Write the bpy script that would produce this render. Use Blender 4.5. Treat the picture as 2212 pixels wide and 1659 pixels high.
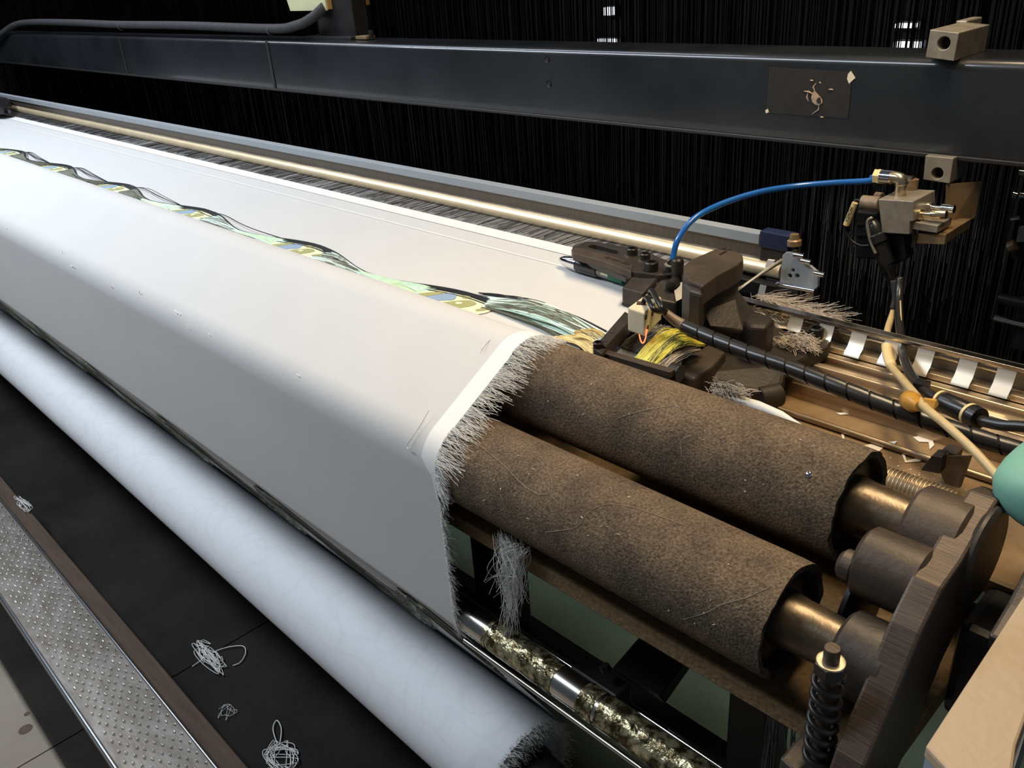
import bpy, bmesh, math, random
from mathutils import Vector, Matrix, noise

random.seed(7)
for o in list(bpy.data.objects):
    bpy.data.objects.remove(o)
scene = bpy.context.scene
col = scene.collection

# ------------------------------------------------------------------ camera, world, lights, exposure
cd = bpy.data.cameras.new('camera')
cd.sensor_fit = 'HORIZONTAL'; cd.sensor_width = 36.0
cd.lens = 1850.0 / 2212.0 * 36.0
cd.clip_start = 0.02; cd.clip_end = 60
cam = bpy.data.objects.new('camera', cd); col.objects.link(cam)
cam.matrix_world = Matrix(((0.694169, -0.279496, 0.663333, 0.0), (0.716656, 0.354551, -0.600581, 0.0), (-0.067325, 0.892287, 0.446421, 1.6), (0, 0, 0, 1)))
scene.camera = cam

vs = scene.view_settings
vs.view_transform = 'Standard'; vs.look = 'None'; vs.gamma = 1.0
vs.use_curve_mapping = False
vs.exposure = 0.0

w = bpy.data.worlds.new('factory_air'); scene.world = w
w.use_nodes = True
w.node_tree.nodes['Background'].inputs[0].default_value = (0.55, 0.66, 0.8, 1)
w.node_tree.nodes['Background'].inputs[1].default_value = 0.10

def area(name, loc, target, sx, sy, power, color):
    d = bpy.data.lights.new(name, 'AREA'); d.shape = 'RECTANGLE'; d.size = sx; d.size_y = sy
    d.energy = power; d.color = color
    o = bpy.data.objects.new(name, d); col.objects.link(o)
    o.location = loc
    o.rotation_euler = (Vector(target) - Vector(loc)).to_track_quat('-Z', 'Y').to_euler()
    return o
# fluorescent tubes along the loom, tubes over the aisle, and the warm work lamp at the loom's right end
area('loom_tubes', (-3.4, 1.12, 2.75), (-3.4, 1.0, 1.0), 3.4, 0.25, 23, (0.80, 0.88, 1.0))
area('aisle_tubes', (-3.2, -0.38, 3.2), (-3.1, 0.2, 0.5), 3.6, 0.4, 104, (0.82, 0.90, 1.0))
area('work_lamp', (-0.42, 1.06, 2.40), (-0.75, 0.80, 1.1), 0.9, 0.25, 20.5, (1.0, 0.78, 0.50))

# ------------------------------------------------------------------ materials
MATS = {}
def mat(name, color, rough=0.5, metal=0.0, var=0.0, scale=20.0, bump=0.0, bscale=None, color2=None, stretch=None,
        emit=None, spec=0.5, thresh=None, detail=6.0, transmission=0.0, alpha=1.0):
    m = bpy.data.materials.new(name); m.use_nodes = True
    nt = m.node_tree; N = nt.nodes; L = nt.links
    b = N['Principled BSDF']
    b.inputs['Base Color'].default_value = (*color, 1)
    b.inputs['Roughness'].default_value = rough
    b.inputs['Metallic'].default_value = metal
    b.inputs['Specular IOR Level'].default_value = spec
    b.inputs['Transmission Weight'].default_value = transmission
    b.inputs['Alpha'].default_value = alpha
    if emit:
        b.inputs['Emission Color'].default_value = (*emit[0], 1); b.inputs['Emission Strength'].default_value = emit[1]
    if var or color2 or bump:
        tc = N.new('ShaderNodeTexCoord'); mp = N.new('ShaderNodeMapping')
        L.new(tc.outputs['Object'], mp.inputs['Vector'])
        if stretch: mp.inputs['Scale'].default_value = stretch
    if var or color2:
        n = N.new('ShaderNodeTexNoise'); n.inputs['Scale'].default_value = scale; n.inputs['Detail'].default_value = detail
        n.inputs['Roughness'].default_value = 0.65
        L.new(mp.outputs['Vector'], n.inputs['Vector'])
        r = N.new('ShaderNodeValToRGB')
        c2 = color2 or tuple(c * (1 + var) for c in color)
        c1 = color if color2 else tuple(c * (1 - var) for c in color)
        lo, hi = thresh or (0.3, 0.7)
        r.color_ramp.elements[0].position = lo; r.color_ramp.elements[1].position = hi
        r.color_ramp.elements[0].color = (*c1, 1); r.color_ramp.elements[1].color = (*[min(1, c) for c in c2], 1)
        L.new(n.outputs['Fac'], r.inputs['Fac']); L.new(r.outputs['Color'], b.inputs['Base Color'])
    if bump:
        n2 = N.new('ShaderNodeTexNoise'); n2.inputs['Scale'].default_value = bscale or scale; n2.inputs['Detail'].default_value = 4
        L.new(mp.outputs['Vector'], n2.inputs['Vector'])
        bp = N.new('ShaderNodeBump'); bp.inputs['Strength'].default_value = bump; bp.inputs['Distance'].default_value = 0.004
        L.new(n2.outputs['Fac'], bp.inputs['Height']); L.new(bp.outputs['Normal'], b.inputs['Normal'])
    MATS[name] = m
    return m

mat('cloth', (0.64, 0.63, 0.61), 0.75, var=0.02, scale=9, bump=0.04, bscale=500)
mat('cloth_band', (0.86, 0.85, 0.81), 0.6)
mat('roll_cloth', (0.80, 0.81, 0.83), 0.7, color2=(0.85, 0.86, 0.88), scale=7, bump=0.05, bscale=300)
mat('fringe', (0.62, 0.6, 0.55), 0.7)
mat('felt', (0.080, 0.060, 0.044), 0.95, color2=(0.26, 0.195, 0.135), scale=330, bump=0.5, bscale=420, spec=0.08, thresh=(0.33, 0.72), detail=4)
mat('felt_edge', (0.045, 0.037, 0.03), 0.95, var=0.4, scale=160, bump=0.6)
mat('cast_iron', (0.046, 0.037, 0.030), 0.48, metal=0.35, var=0.35, scale=22, bump=0.12, bscale=160)
mat('cast_dust', (0.048, 0.036, 0.027), 0.52, metal=0.3, color2=(0.105, 0.076, 0.052), scale=14, bump=0.12, bscale=180)
mat('shaft', (0.16, 0.125, 0.085), 0.36, metal=0.75, var=0.4, scale=30, bump=0.1, bscale=120)
mat('machined', (0.085, 0.063, 0.048), 0.5, metal=0.45, var=0.3, scale=10, stretch=(3.0, 50.0, 50.0), bump=0.12, bscale=10)
mat('black_steel', (0.018, 0.017, 0.017), 0.42, metal=0.3, var=0.4, scale=25)
mat('bolt', (0.05, 0.045, 0.042), 0.38, metal=0.7, var=0.3, scale=40)
mat('chrome', (0.75, 0.76, 0.78), 0.12, metal=1.0)
mat('worn_chrome', (0.42, 0.38, 0.32), 0.2, metal=1.0, color2=(0.75, 0.72, 0.68), scale=14)
mat('brass_rail', (0.72, 0.58, 0.40), 0.38, metal=0.8, var=0.35, scale=10, stretch=(0.5, 12, 12))
mat('oily_rail', (0.36, 0.27, 0.17), 0.34, metal=0.7, var=0.45, scale=8, stretch=(0.6, 14, 14))
mat('gold_tape', (0.06, 0.043, 0.015), 0.28, metal=0.75, color2=(0.62, 0.55, 0.33), scale=75, bump=1.0, bscale=85, thresh=(0.42, 0.62))
mat('beam_paint', (0.005, 0.006, 0.0075), 0.3, color2=(0.021, 0.024, 0.028), scale=3.2, bump=0.05, bscale=40, spec=0.5)
mat('beam_dark', (0.02, 0.019, 0.019), 0.4)
mat('cord', (0.0010, 0.0008, 0.0006), 1.0, color2=(0.0042, 0.0030, 0.0017), scale=3, spec=0.0)
mat('heald_wire', (0.16, 0.15, 0.14), 0.5, metal=0.3)
mat('hair', (0.38, 0.33, 0.27), 0.7)
mat('thread_black', (0.018, 0.018, 0.02), 0.6)
mat('thread_green', (0.70, 0.90, 0.79), 0.55, var=0.15, scale=40)
mat('thread_lime', (0.78, 0.88, 0.58), 0.55, var=0.15, scale=40)
mat('thread_olive', (0.16, 0.16, 0.11), 0.6)
mat('thread_straw', (0.78, 0.62, 0.3), 0.55, var=0.25, scale=40)
mat('thread_yellow', (0.92, 0.82, 0.20), 0.55, var=0.2, scale=60)
mat('thread_white', (0.72, 0.71, 0.68), 0.7)
mat('motif_olive', (0.38, 0.38, 0.16), 0.7)
mat('motif_blue', (0.28, 0.38, 0.52), 0.7)
mat('motif_cream', (0.86, 0.85, 0.55), 0.7)
mat('reed_face', (0.15, 0.125, 0.10), 0.38, metal=0.6, var=0.2, scale=60, stretch=(8.0, 1.0, 1.0))
mat('reed_cap', (0.34, 0.37, 0.39), 0.5, metal=0.15, var=0.06, scale=6)
mat('reed_baulk', (0.95, 0.76, 0.50), 0.42, metal=0.65, var=0.10, scale=12)
mat('warp_grey', (0.21, 0.205, 0.20), 0.7, var=0.35, scale=60, stretch=(14.0, 0.6, 1.0))
mat('warp_yarn', (0.06, 0.058, 0.06), 0.7)
mat('ceramic', (0.66, 0.55, 0.36), 0.6, color2=(0.75, 0.66, 0.48), scale=25, bump=0.15, bscale=60)
mat('ceramic_hole', (0.09, 0.05, 0.02), 0.8)
mat('glow_wire', (0.9, 0.2, 0.1), 0.5, emit=((1.0, 0.13, 0.05), 3.2))
mat('blue_tube', (0.012, 0.12, 0.42), 0.22, spec=0.7)
mat('black_plastic', (0.014, 0.013, 0.013), 0.3, var=0.3, scale=30)
mat('spiral_wrap', (0.022, 0.02, 0.019), 0.3, spec=0.6)
mat('tan_sheath', (0.33, 0.24, 0.15), 0.45, color2=(0.12, 0.09, 0.07), scale=30)
mat('cream_cable', (0.56, 0.42, 0.21), 0.45, var=0.15, scale=20)
mat('amber_tape', (0.65, 0.30, 0.03), 0.25, color2=(0.75, 0.42, 0.10), scale=40, transmission=0.25)
mat('clear_plastic', (0.75, 0.75, 0.72), 0.15, transmission=0.85)
mat('nickel', (0.62, 0.52, 0.36), 0.26, metal=0.95, var=0.2, scale=40)
mat('aluminium', (0.34, 0.30, 0.24), 0.45, metal=0.55, var=0.25, scale=40, bump=0.05, bscale=150)
mat('bronze_block', (0.30, 0.205, 0.11), 0.45, metal=0.5, var=0.2, scale=30)
mat('tag_yellow', (0.80, 0.62, 0.30), 0.45)
mat('ink', (0.03, 0.025, 0.02), 0.6)
mat('paper', (0.80, 0.70, 0.52), 0.8)
mat('glue_patch', (0.010, 0.0088, 0.008), 0.8, color2=(0.022, 0.019, 0.016), scale=60)
mat('glue_crust', (0.55, 0.36, 0.2), 0.8, color2=(0.3, 0.25, 0.22), scale=60)
mat('plank', (0.20, 0.13, 0.06), 0.9, var=0.35, scale=160, bump=0.4, bscale=200)
mat('brown_plate', (0.20, 0.115, 0.045), 0.7, color2=(0.30, 0.19, 0.09), scale=26, bump=0.3, bscale=90)
mat('flake', (0.80, 0.74, 0.64), 0.7)
mat('lint', (0.55, 0.48, 0.40), 0.9)
mat('lint_bright', (0.80, 0.70, 0.54), 0.9)
mat('green_plastic', (0.01, 0.16, 0.085), 0.35)
mat('mint_paint', (0.20, 0.44, 0.34), 0.5, var=0.06, scale=8)
mat('beige_paint', (0.46, 0.35, 0.235), 0.5, color2=(0.36, 0.25, 0.13), scale=9, thresh=(0.52, 0.8), bump=0.12, bscale=120)
mat('panel_edge', (0.30, 0.33, 0.38), 0.5)
mat('step_metal', (0.16, 0.13, 0.10), 0.42, metal=0.4, color2=(0.34, 0.31, 0.28), scale=12, stretch=(1.0, 3.0, 1.0))
mat('tab_steel', (0.80, 0.72, 0.60), 0.38, metal=0.7)
mat('step_edge', (0.72, 0.74, 0.78), 0.22, metal=1.0)
mat('pip', (0.85, 0.88, 0.85), 0.2, metal=1.0)
mat('rust_wood', (0.085, 0.052, 0.035), 0.8, var=0.3, scale=18, stretch=(0.4, 4, 4))
mat('cable_rubber', (0.03, 0.03, 0.032), 0.75, var=0.25, scale=40, bump=0.3, bscale=140)
mat('old_ivory', (0.58, 0.56, 0.33), 0.6, var=0.08, scale=12)
mat('old_wood', (0.36, 0.215, 0.07), 0.7, var=0.15, scale=16)
mat('blue_tape', (0.008, 0.015, 0.055), 0.5)
mat('wall_dark', (0.018, 0.017, 0.016), 0.9, var=0.3, scale=1.5)
mat('lamp_glow', (1, 1, 1), 0.5, emit=((0.85, 0.93, 1.0), 1.6))
mat('stain', (0.02, 0.02, 0.02), 0.9)  # near-black fill: the shade inside holes and recesses is put into this colour

# concrete floor: pale in the aisle, darker in a band under the cloth roll, greenish behind the loom
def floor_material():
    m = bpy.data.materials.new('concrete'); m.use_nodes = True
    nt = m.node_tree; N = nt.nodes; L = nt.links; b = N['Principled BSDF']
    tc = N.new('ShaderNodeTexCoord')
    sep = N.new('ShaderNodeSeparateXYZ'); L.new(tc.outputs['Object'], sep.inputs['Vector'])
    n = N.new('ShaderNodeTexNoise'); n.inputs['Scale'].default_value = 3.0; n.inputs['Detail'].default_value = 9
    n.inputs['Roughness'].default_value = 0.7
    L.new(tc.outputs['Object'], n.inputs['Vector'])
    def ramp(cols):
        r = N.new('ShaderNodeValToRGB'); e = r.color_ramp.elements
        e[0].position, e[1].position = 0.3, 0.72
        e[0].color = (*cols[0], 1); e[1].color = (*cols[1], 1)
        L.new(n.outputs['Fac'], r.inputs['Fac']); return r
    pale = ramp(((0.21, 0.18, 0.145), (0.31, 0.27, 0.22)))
    darker = ramp(((0.008, 0.0075, 0.0058), (0.026, 0.0235, 0.0185)))
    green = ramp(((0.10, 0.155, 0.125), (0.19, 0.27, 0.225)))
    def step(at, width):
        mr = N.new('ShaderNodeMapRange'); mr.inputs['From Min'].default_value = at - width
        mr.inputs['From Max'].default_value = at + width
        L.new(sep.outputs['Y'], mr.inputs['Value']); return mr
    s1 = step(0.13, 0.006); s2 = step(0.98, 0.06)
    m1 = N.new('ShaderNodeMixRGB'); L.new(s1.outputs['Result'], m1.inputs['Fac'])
    L.new(pale.outputs['Color'], m1.inputs['Color1']); L.new(darker.outputs['Color'], m1.inputs['Color2'])
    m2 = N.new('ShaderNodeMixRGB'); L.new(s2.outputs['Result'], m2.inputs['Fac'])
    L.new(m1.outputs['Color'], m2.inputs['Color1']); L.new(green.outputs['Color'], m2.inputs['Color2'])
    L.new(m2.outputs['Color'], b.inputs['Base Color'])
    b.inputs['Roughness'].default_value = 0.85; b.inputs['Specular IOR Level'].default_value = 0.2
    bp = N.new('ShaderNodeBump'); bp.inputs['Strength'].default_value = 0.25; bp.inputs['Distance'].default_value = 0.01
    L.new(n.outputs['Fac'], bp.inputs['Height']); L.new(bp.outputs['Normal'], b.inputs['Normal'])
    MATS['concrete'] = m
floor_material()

b_ = MATS['beam_paint'].node_tree.nodes['Principled BSDF']
b_.inputs['Coat Weight'].default_value = 0.5; b_.inputs['Coat Roughness'].default_value = 0.07
# faint show-through of the woven figures on the wound cloth
def show_through(m):
    nt = m.node_tree; N = nt.nodes; L = nt.links; b = N['Principled BSDF']
    tc = N.new('ShaderNodeTexCoord'); mp = N.new('ShaderNodeMapping'); mp.inputs['Scale'].default_value = (1.0, 1.3, 1.3)
    L.new(tc.outputs['Object'], mp.inputs['Vector'])
    nz = N.new('ShaderNodeTexNoise'); nz.inputs['Scale'].default_value = 5.0; L.new(mp.outputs['Vector'], nz.inputs['Vector'])
    mx = N.new('ShaderNodeMixRGB'); mx.inputs['Fac'].default_value = 0.22
    L.new(mp.outputs['Vector'], mx.inputs['Color1']); L.new(nz.outputs['Color'], mx.inputs['Color2'])
    v = N.new('ShaderNodeTexVoronoi'); v.feature = 'DISTANCE_TO_EDGE'; v.inputs['Scale'].default_value = 13.0
    L.new(mx.outputs['Color'], v.inputs['Vector'])
    r = N.new('ShaderNodeValToRGB'); e = r.color_ramp.elements
    e[0].position = 0.0; e[1].position = 0.07; e[0].color = (0.80, 0.82, 0.84, 1); e[1].color = (1, 1, 1, 1)
    L.new(v.outputs['Distance'], r.inputs['Fac'])
    mul = N.new('ShaderNodeMixRGB'); mul.blend_type = 'MULTIPLY'; mul.inputs['Fac'].default_value = 0.28
    old = b.inputs['Base Color'].links[0].from_socket
    L.new(old, mul.inputs['Color1']); L.new(r.outputs['Color'], mul.inputs['Color2']); L.new(mul.outputs['Color'], b.inputs['Base Color'])
show_through(MATS['roll_cloth'])
# worn, dusty blotches on the felt
def blotches(m):
    nt = m.node_tree; N = nt.nodes; L = nt.links; b = N['Principled BSDF']
    tc = N.new('ShaderNodeTexCoord'); nz = N.new('ShaderNodeTexNoise'); nz.inputs['Scale'].default_value = 22.0; nz.inputs['Detail'].default_value = 5
    L.new(tc.outputs['Object'], nz.inputs['Vector'])
    r = N.new('ShaderNodeValToRGB'); e = r.color_ramp.elements
    e[0].position = 0.32; e[1].position = 0.72; e[0].color = (0.66, 0.66, 0.68, 1); e[1].color = (1.2, 1.15, 1.05, 1)
    L.new(nz.outputs['Fac'], r.inputs['Fac'])
    mul = N.new('ShaderNodeMixRGB'); mul.blend_type = 'MULTIPLY'; mul.inputs['Fac'].default_value = 1.0
    old = b.inputs['Base Color'].links[0].from_socket
    L.new(old, mul.inputs['Color1']); L.new(r.outputs['Color'], mul.inputs['Color2']); L.new(mul.outputs['Color'], b.inputs['Base Color'])
blotches(MATS['felt'])

# ------------------------------------------------------------------ mesh helpers
V = Vector
class MB:
    """collects vertices and faces for ONE mesh object"""
    def __init__(self): self.v = []; self.f = []
    def add(self, vs_, fs_):
        k = len(self.v); self.v += [tuple(p) for p in vs_]; self.f += [tuple(i + k for i in f) for f in fs_]; return self
    def box(self, c, s, rot=None):
        c = V(c); h = V(s) / 2
        pts = [V((x, y, z)) for x in (-h.x, h.x) for y in (-h.y, h.y) for z in (-h.z, h.z)]
        if rot is not None: pts = [rot @ p for p in pts]
        return self.add([c + p for p in pts], [(0, 1, 3, 2), (4, 6, 7, 5), (0, 4, 5, 1), (2, 3, 7, 6), (0, 2, 6, 4), (1, 5, 7, 3)])
    def span(self, a, b):
        a = V(a); b = V(b); return self.box((a + b) / 2, (abs(b.x - a.x), abs(b.y - a.y), abs(b.z - a.z)))
    def prism(self, poly, vec):
        n = len(poly); P = [V(p) for p in poly]; d = V(vec)
        nrm = V((0, 0, 0))
        for i in range(n): nrm += P[i].cross(P[(i + 1) % n])
        if nrm.dot(d) > 0: P.reverse()
        return self.add(P + [p + d for p in P], [tuple(range(n)), tuple(range(2 * n - 1, n - 1, -1))] +
                        [(i, i + n, (i + 1) % n + n, (i + 1) % n) for i in range(n)])
    def loft(self, rings, caps=True, closed=True):
        n = len(rings[0]); k = len(self.v)
        for r in rings: self.v += [tuple(p) for p in r]
        for j in range(len(rings) - 1):
            for i in range(n if closed else n - 1):
                a = k + j * n + i; b = k + j * n + (i + 1) % n
                self.f.append((a, b, b + n, a + n))
        if caps and closed:
            self.f.append(tuple(k + i for i in range(n - 1, -1, -1)))
            self.f.append(tuple(k + (len(rings) - 1) * n + i for i in range(n)))
        return self
    def lathe(self, a, b, prof, n=24, caps=True):
        """prof: list of (t along a->b in metres from a, radius)"""
        a = V(a); d = (V(b) - a).normalized()
        u = d.orthogonal().normalized(); w_ = d.cross(u)
        rings = [[a + d * t + (u * math.cos(q) + w_ * math.sin(q)) * r for q in [2 * math.pi * i / n for i in range(n)]] for t, r in prof]
        return self.loft(rings, caps)
    def cyl(self, a, b, r, r2=None, n=24):
        L_ = (V(b) - V(a)).length
        return self.lathe(a, b, [(0, r), (L_, r if r2 is None else r2)], n)
    def tube(self, pts, r, n=8, caps=True):
        P = [V(p) for p in pts]; rings = []; u = None
        for i, p in enumerate(P):
            d = (P[min(i + 1, len(P) - 1)] - P[max(i - 1, 0)])
            if d.length < 1e-9: d = V((1, 0, 0))
            d.normalize()
            if u is None: u = d.orthogonal().normalized()
            u = (u - d * u.dot(d)); u = u.normalized() if u.length > 1e-6 else d.orthogonal().normalized()
            w_ = d.cross(u); rr = r(i / (len(P) - 1)) if callable(r) else r
            rings.append([p + (u * math.cos(q) + w_ * math.sin(q)) * rr for q in [2 * math.pi * k / n for k in range(n)]])
        return self.loft(rings, caps)
    def grid(self, rows):
        n = len(rows[0]); k = len(self.v)
        for r in rows: self.v += [tuple(p) for p in r]
        for j in range(len(rows) - 1):
            for i in range(n - 1):
                a = k + j * n + i; self.f.append((a, a + 1, a + n + 1, a + n))
        return self
    def build(self, name, material, parent=None, smooth=None, bevel=0.0, seg=2, kind=None):
        me = bpy.data.meshes.new(name); me.from_pydata(self.v, [], self.f); me.update()
        if smooth is not None:
            me.polygons.foreach_set('use_smooth', [True] * len(me.polygons))
            if smooth < 179: me.set_sharp_from_angle(angle=math.radians(smooth))
        me.materials.append(MATS[material])
        o = bpy.data.objects.new(name, me); col.objects.link(o)
        if parent: o.parent = parent; o.matrix_parent_inverse = parent.matrix_world.inverted()
        if bevel:
            b = o.modifiers.new('bevel', 'BEVEL'); b.width = bevel; b.segments = seg; b.limit_method = 'ANGLE'
            b.angle_limit = math.radians(35)
        if kind: o['kind'] = kind
        return o

def tag(o, label, cat, group=None, kind=None):
    o['label'] = label; o['category'] = cat
    if group: o['group'] = group
    if kind: o['kind'] = kind
    return o
def thing(name, loc, label, cat, group=None):
    o = bpy.data.objects.new(name, None); col.objects.link(o); o.location = loc
    o.empty_display_size = 0.03
    o.matrix_world = Matrix.Translation(loc)
    return tag(o, label, cat, group)
def smooth_pts(pts, k=8):
    P = [V(p) for p in pts]; out = []
    for i in range(len(P) - 1):
        p0 = P[max(i - 1, 0)]; p1 = P[i]; p2 = P[i + 1]; p3 = P[min(i + 2, len(P) - 1)]
        for j in range(k):
            t = j / k
            out.append(0.5 * ((2 * p1) + (p2 - p0) * t + (2 * p0 - 5 * p1 + 4 * p2 - p3) * t * t + (3 * p1 - p0 - 3 * p2 + p3) * t ** 3))
    return out + [P[-1]]
def text_mesh(name, s, size, origin, right, up, material, parent, depth=0.0004):
    c = bpy.data.curves.new(name, 'FONT'); c.body = s; c.size = size; c.extrude = depth
    t = bpy.data.objects.new(name + '_tmp', c); col.objects.link(t)
    bpy.context.view_layer.update()
    me = bpy.data.meshes.new_from_object(t.evaluated_get(bpy.context.evaluated_depsgraph_get()))
    bpy.data.objects.remove(t); bpy.data.curves.remove(c)
    r = V(right).normalized(); n = r.cross(V(up)).normalized(); u = n.cross(r)
    M = Matrix(((r.x, u.x, n.x, origin[0]), (r.y, u.y, n.y, origin[1]), (r.z, u.z, n.z, origin[2]), (0, 0, 0, 1)))
    me.transform(M); me.materials.clear(); me.materials.append(MATS[material])
    o = bpy.data.objects.new(name, me); col.objects.link(o)
    o.parent = parent; o.matrix_parent_inverse = parent.matrix_world.inverted()
    return o
def rnd(a, b): return random.uniform(a, b)

# ------------------------------------------------------------------ setting
def structure(o): o['kind'] = 'structure'; return o
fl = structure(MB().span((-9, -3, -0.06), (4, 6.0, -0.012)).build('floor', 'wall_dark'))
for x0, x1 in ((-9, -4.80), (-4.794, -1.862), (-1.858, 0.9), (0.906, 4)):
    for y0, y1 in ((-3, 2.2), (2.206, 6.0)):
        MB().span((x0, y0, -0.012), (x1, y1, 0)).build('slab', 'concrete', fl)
structure(MB().span((-9, 5.0, -0.06), (4, 5.15, 5.2)).build('wall_back', 'wall_dark'))

structure(MB().span((-9.15, -3, -0.06), (-9, 5.0, 5.2)).build('wall_left', 'wall_dark'))

# ------------------------------------------------------------------ cross-section of the loom front (y, z)
BY, BZ, FY, FZ, RR = 0.7027, 1.0965, 0.5866, 1.0297, 0.0585
CY, CZ, CR = 0.5490, 0.7950, 0.0200
WY, WZ, WR = 0.6410, 0.3940, 0.0942
TOPZ = 1.1076
XE = -0.2850                    # right end of the felt
XR, XL = -0.7350, -4.75          # right and left edge of the cloth
def arc(cy, cz, r, a0, a1, n):
    return [(cy + r * math.cos(math.radians(a0 + (a1 - a0) * i / n)), cz + r * math.sin(math.radians(a0 + (a1 - a0) * i / n))) for i in range(n + 1)]
ta = math.degrees(math.atan2(BY - FY, -(BZ - FZ)) )    # tangent normal across the two equal rollers
ta = 90 + math.degrees(math.atan2(BZ - FZ, BY - FY))
path = [(1.126 - (1.126 - .786) * i / 10, TOPZ) for i in range(11)] + [(.7785, TOPZ + .0008)]
iB = len(path)                  # first point on the rear roller
path += arc(BY, BZ, RR + 0.0008, 47, ta, 12)
iF = len(path)                  # first point on the front roller
path += arc(FY, FZ, RR + 0.0008, ta, 180, 16)
iD = len(path)                  # start of the vertical drop
path += [(FY - RR - 0.0008, FZ - (FZ - CZ) * i / 10) for i in range(1, 10)]
path += arc(CY, CZ, CR + 0.0014, 180, 209.4, 6)
iH = len(path)
pa = path[-1]; pb = (WY + (WR + 0.001) * math.cos(math.radians(29.4)), WZ + (WR + 0.001) * math.sin(math.radians(29.4)))
path += [(pa[0] + (pb[0] - pa[0]) * i / 8, pa[1] + (pb[1] - pa[1]) * i / 8) for i in range(1, 9)]

# ------------------------------------------------------------------ felt covered take-up rollers
def felt_roller(name, cy, cz, jr, label):
    t = thing(name, (XE, cy, cz), label, 'roller', 'felt covered rollers under the cloth')
    m = MB(); n = 72
    rings = []
    for k, x in enumerate([-4.9, -4.0, -3.0, -2.0, -1.2, -0.8, -0.6, -0.45, -0.35, XE - .013]):
        rings.append([V((x, cy + RR * math.cos(q), cz + RR * math.sin(q))) for q in [2 * math.pi * i / n for i in range(n)]])
    edge = [.0026 * noise.noise((cy * 9, 4.2 * math.cos(2 * math.pi * i / n), 4.2 * math.sin(2 * math.pi * i / n))) + rnd(-.0004, .0004) for i in range(n)]
    rings.append([V((XE - .001 + edge[i], cy + (RR - 0.0006) * math.cos(2 * math.pi * i / n), cz + (RR - 0.0006) * math.sin(2 * math.pi * i / n))) for i in range(n)])
    m.loft(rings, caps=False).build('felt_sleeve', 'felt', t, smooth=60)
    m = MB()
    r2 = [[V((XE - .001 + edge[i], cy + (RR - 0.0006) * math.cos(2 * math.pi * i / n), cz + (RR - 0.0006) * math.sin(2 * math.pi * i / n))) for i in range(n)],
          [V((XE - .002 + edge[i] * .5, cy + (RR - 0.008) * math.cos(2 * math.pi * i / n), cz + (RR - 0.008) * math.sin(2 * math.pi * i / n))) for i in range(n)],
          [V((XE - .013, cy + (RR - 0.010) * math.cos(2 * math.pi * i / n), cz + (RR - 0.010) * math.sin(2 * math.pi * i / n))) for i in range(n)]]
    m.loft(r2, caps=False).build('felt_rim', 'felt_edge', t, smooth=40)
    MB().lathe((XE - .025, cy, cz), (-0.2, cy, cz), [(0, RR - 0.009), (0.0125, RR - 0.009), (0.0145, RR - 0.013), (0.015, jr + 0.001)], 48).build('end_disc', 'black_steel', t, smooth=40)
    MB().lathe((XE - .025, cy, cz), (-0.1, cy, cz), [(0, jr + 0.004), (0.02, jr + 0.002), (0.032, jr), (0.085, jr * 0.93), (0.1, jr * 0.93), (0.13, jr * 0.9)], 40).build('journal', 'shaft', t, smooth=40)
    return t
felt_roller('take_up_roller', BY, BZ, 0.0285, 'rear felt covered roller beside the temple bracket, half under the white cloth')
felt_roller('take_up_roller', FY, FZ, 0.0258, 'front felt covered roller whose end points at the spring bolt')
# loose hairs lying on the felt
def hair(name, pts, label, r=0.00022, material='hair', group='loose fibres on the felt rollers'):
    return tag(MB().tube(smooth_pts(pts, 7), r, 5).build(name, material, smooth=180), label, 'fibre', group)
def on_roller(cy, cz, x, ang, up=0.0008):
    a = math.radians(ang); return (x, cy + (RR + up) * math.cos(a), cz + (RR + up) * math.sin(a))
hair('loose_fibre', [on_roller(FY, FZ, x, a) for x, a in ((-0.6802, 118), (-0.6391, 125), (-0.5980, 135), (-0.5706, 137), (-0.5569, 128), (-0.5734, 112), (-0.6026, 100))], 'pale looped fibre on the front roller nearest the cloth fringe')
hair('loose_fibre', [on_roller(FY, FZ, x, a) for x, a in ((-0.5478, 172), (-0.5250, 160), (-0.5067, 148), (-0.5021, 132), (-0.4885, 115), (-0.4565, 104), (-0.4017, 98))], 'long pale fibre crossing the middle of the front roller')
hair('loose_fibre', [on_roller(FY, FZ, x, a) for x, a in ((-0.3652, 185), (-0.3424, 165), (-0.3287, 150), (-0.3104, 135), (-0.2967, 118))], 'pale fibre near the ragged end of the front roller')
hair('loose_fibre', [on_roller(BY, BZ, x, a) for x, a in ((-0.5478, 150), (-0.5250, 135), (-0.4976, 118), (-0.4748, 104))], 'pale fibre on the rear roller below the spiral cable')
hair('loose_fibre', [on_roller(BY, BZ, x, a) for x, a in ((-0.4565, 160), (-0.4611, 147), (-0.4519, 138))], 'short curled fibre low on the rear roller')
sp = MB()
for _ in range(34):
    x = rnd(-.675, -.31); a = rnd(95, 185); c = random.choice(((FY, FZ), (BY, BZ)))
    p = V(on_roller(*c, x, a)); d = V((rnd(-1, 1), rnd(-.4, .4), rnd(-.4, .4))).normalized() * rnd(.001, .004)
    sp.tube([p, p + d * .5, p + d], rnd(.0003, .0006), 4)
tag(sp.build('lint_specks', 'thread_white', kind='stuff'), 'tiny white lint specks scattered over both felt rollers', 'lint')
tag(MB().lathe(on_roller(BY, BZ, -.3214, 133, -.001), on_roller(BY, BZ, -.3214, 133, .004), [(0, .0035), (.002, .0034), (.003, .002)], 12).build('foil_dot', 'chrome', smooth=60), 'small shiny foil dot on the end of the rear roller', 'sticker')

# ------------------------------------------------------------------ plank under the rollers
tag(MB().span((-4.5, 0.5636, 0.9234), (-0.175, 0.8271, 0.9458)).build('under_plank', 'plank', bevel=0.002), 'long tan felted plank lying under the two rollers', 'plank')

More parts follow.
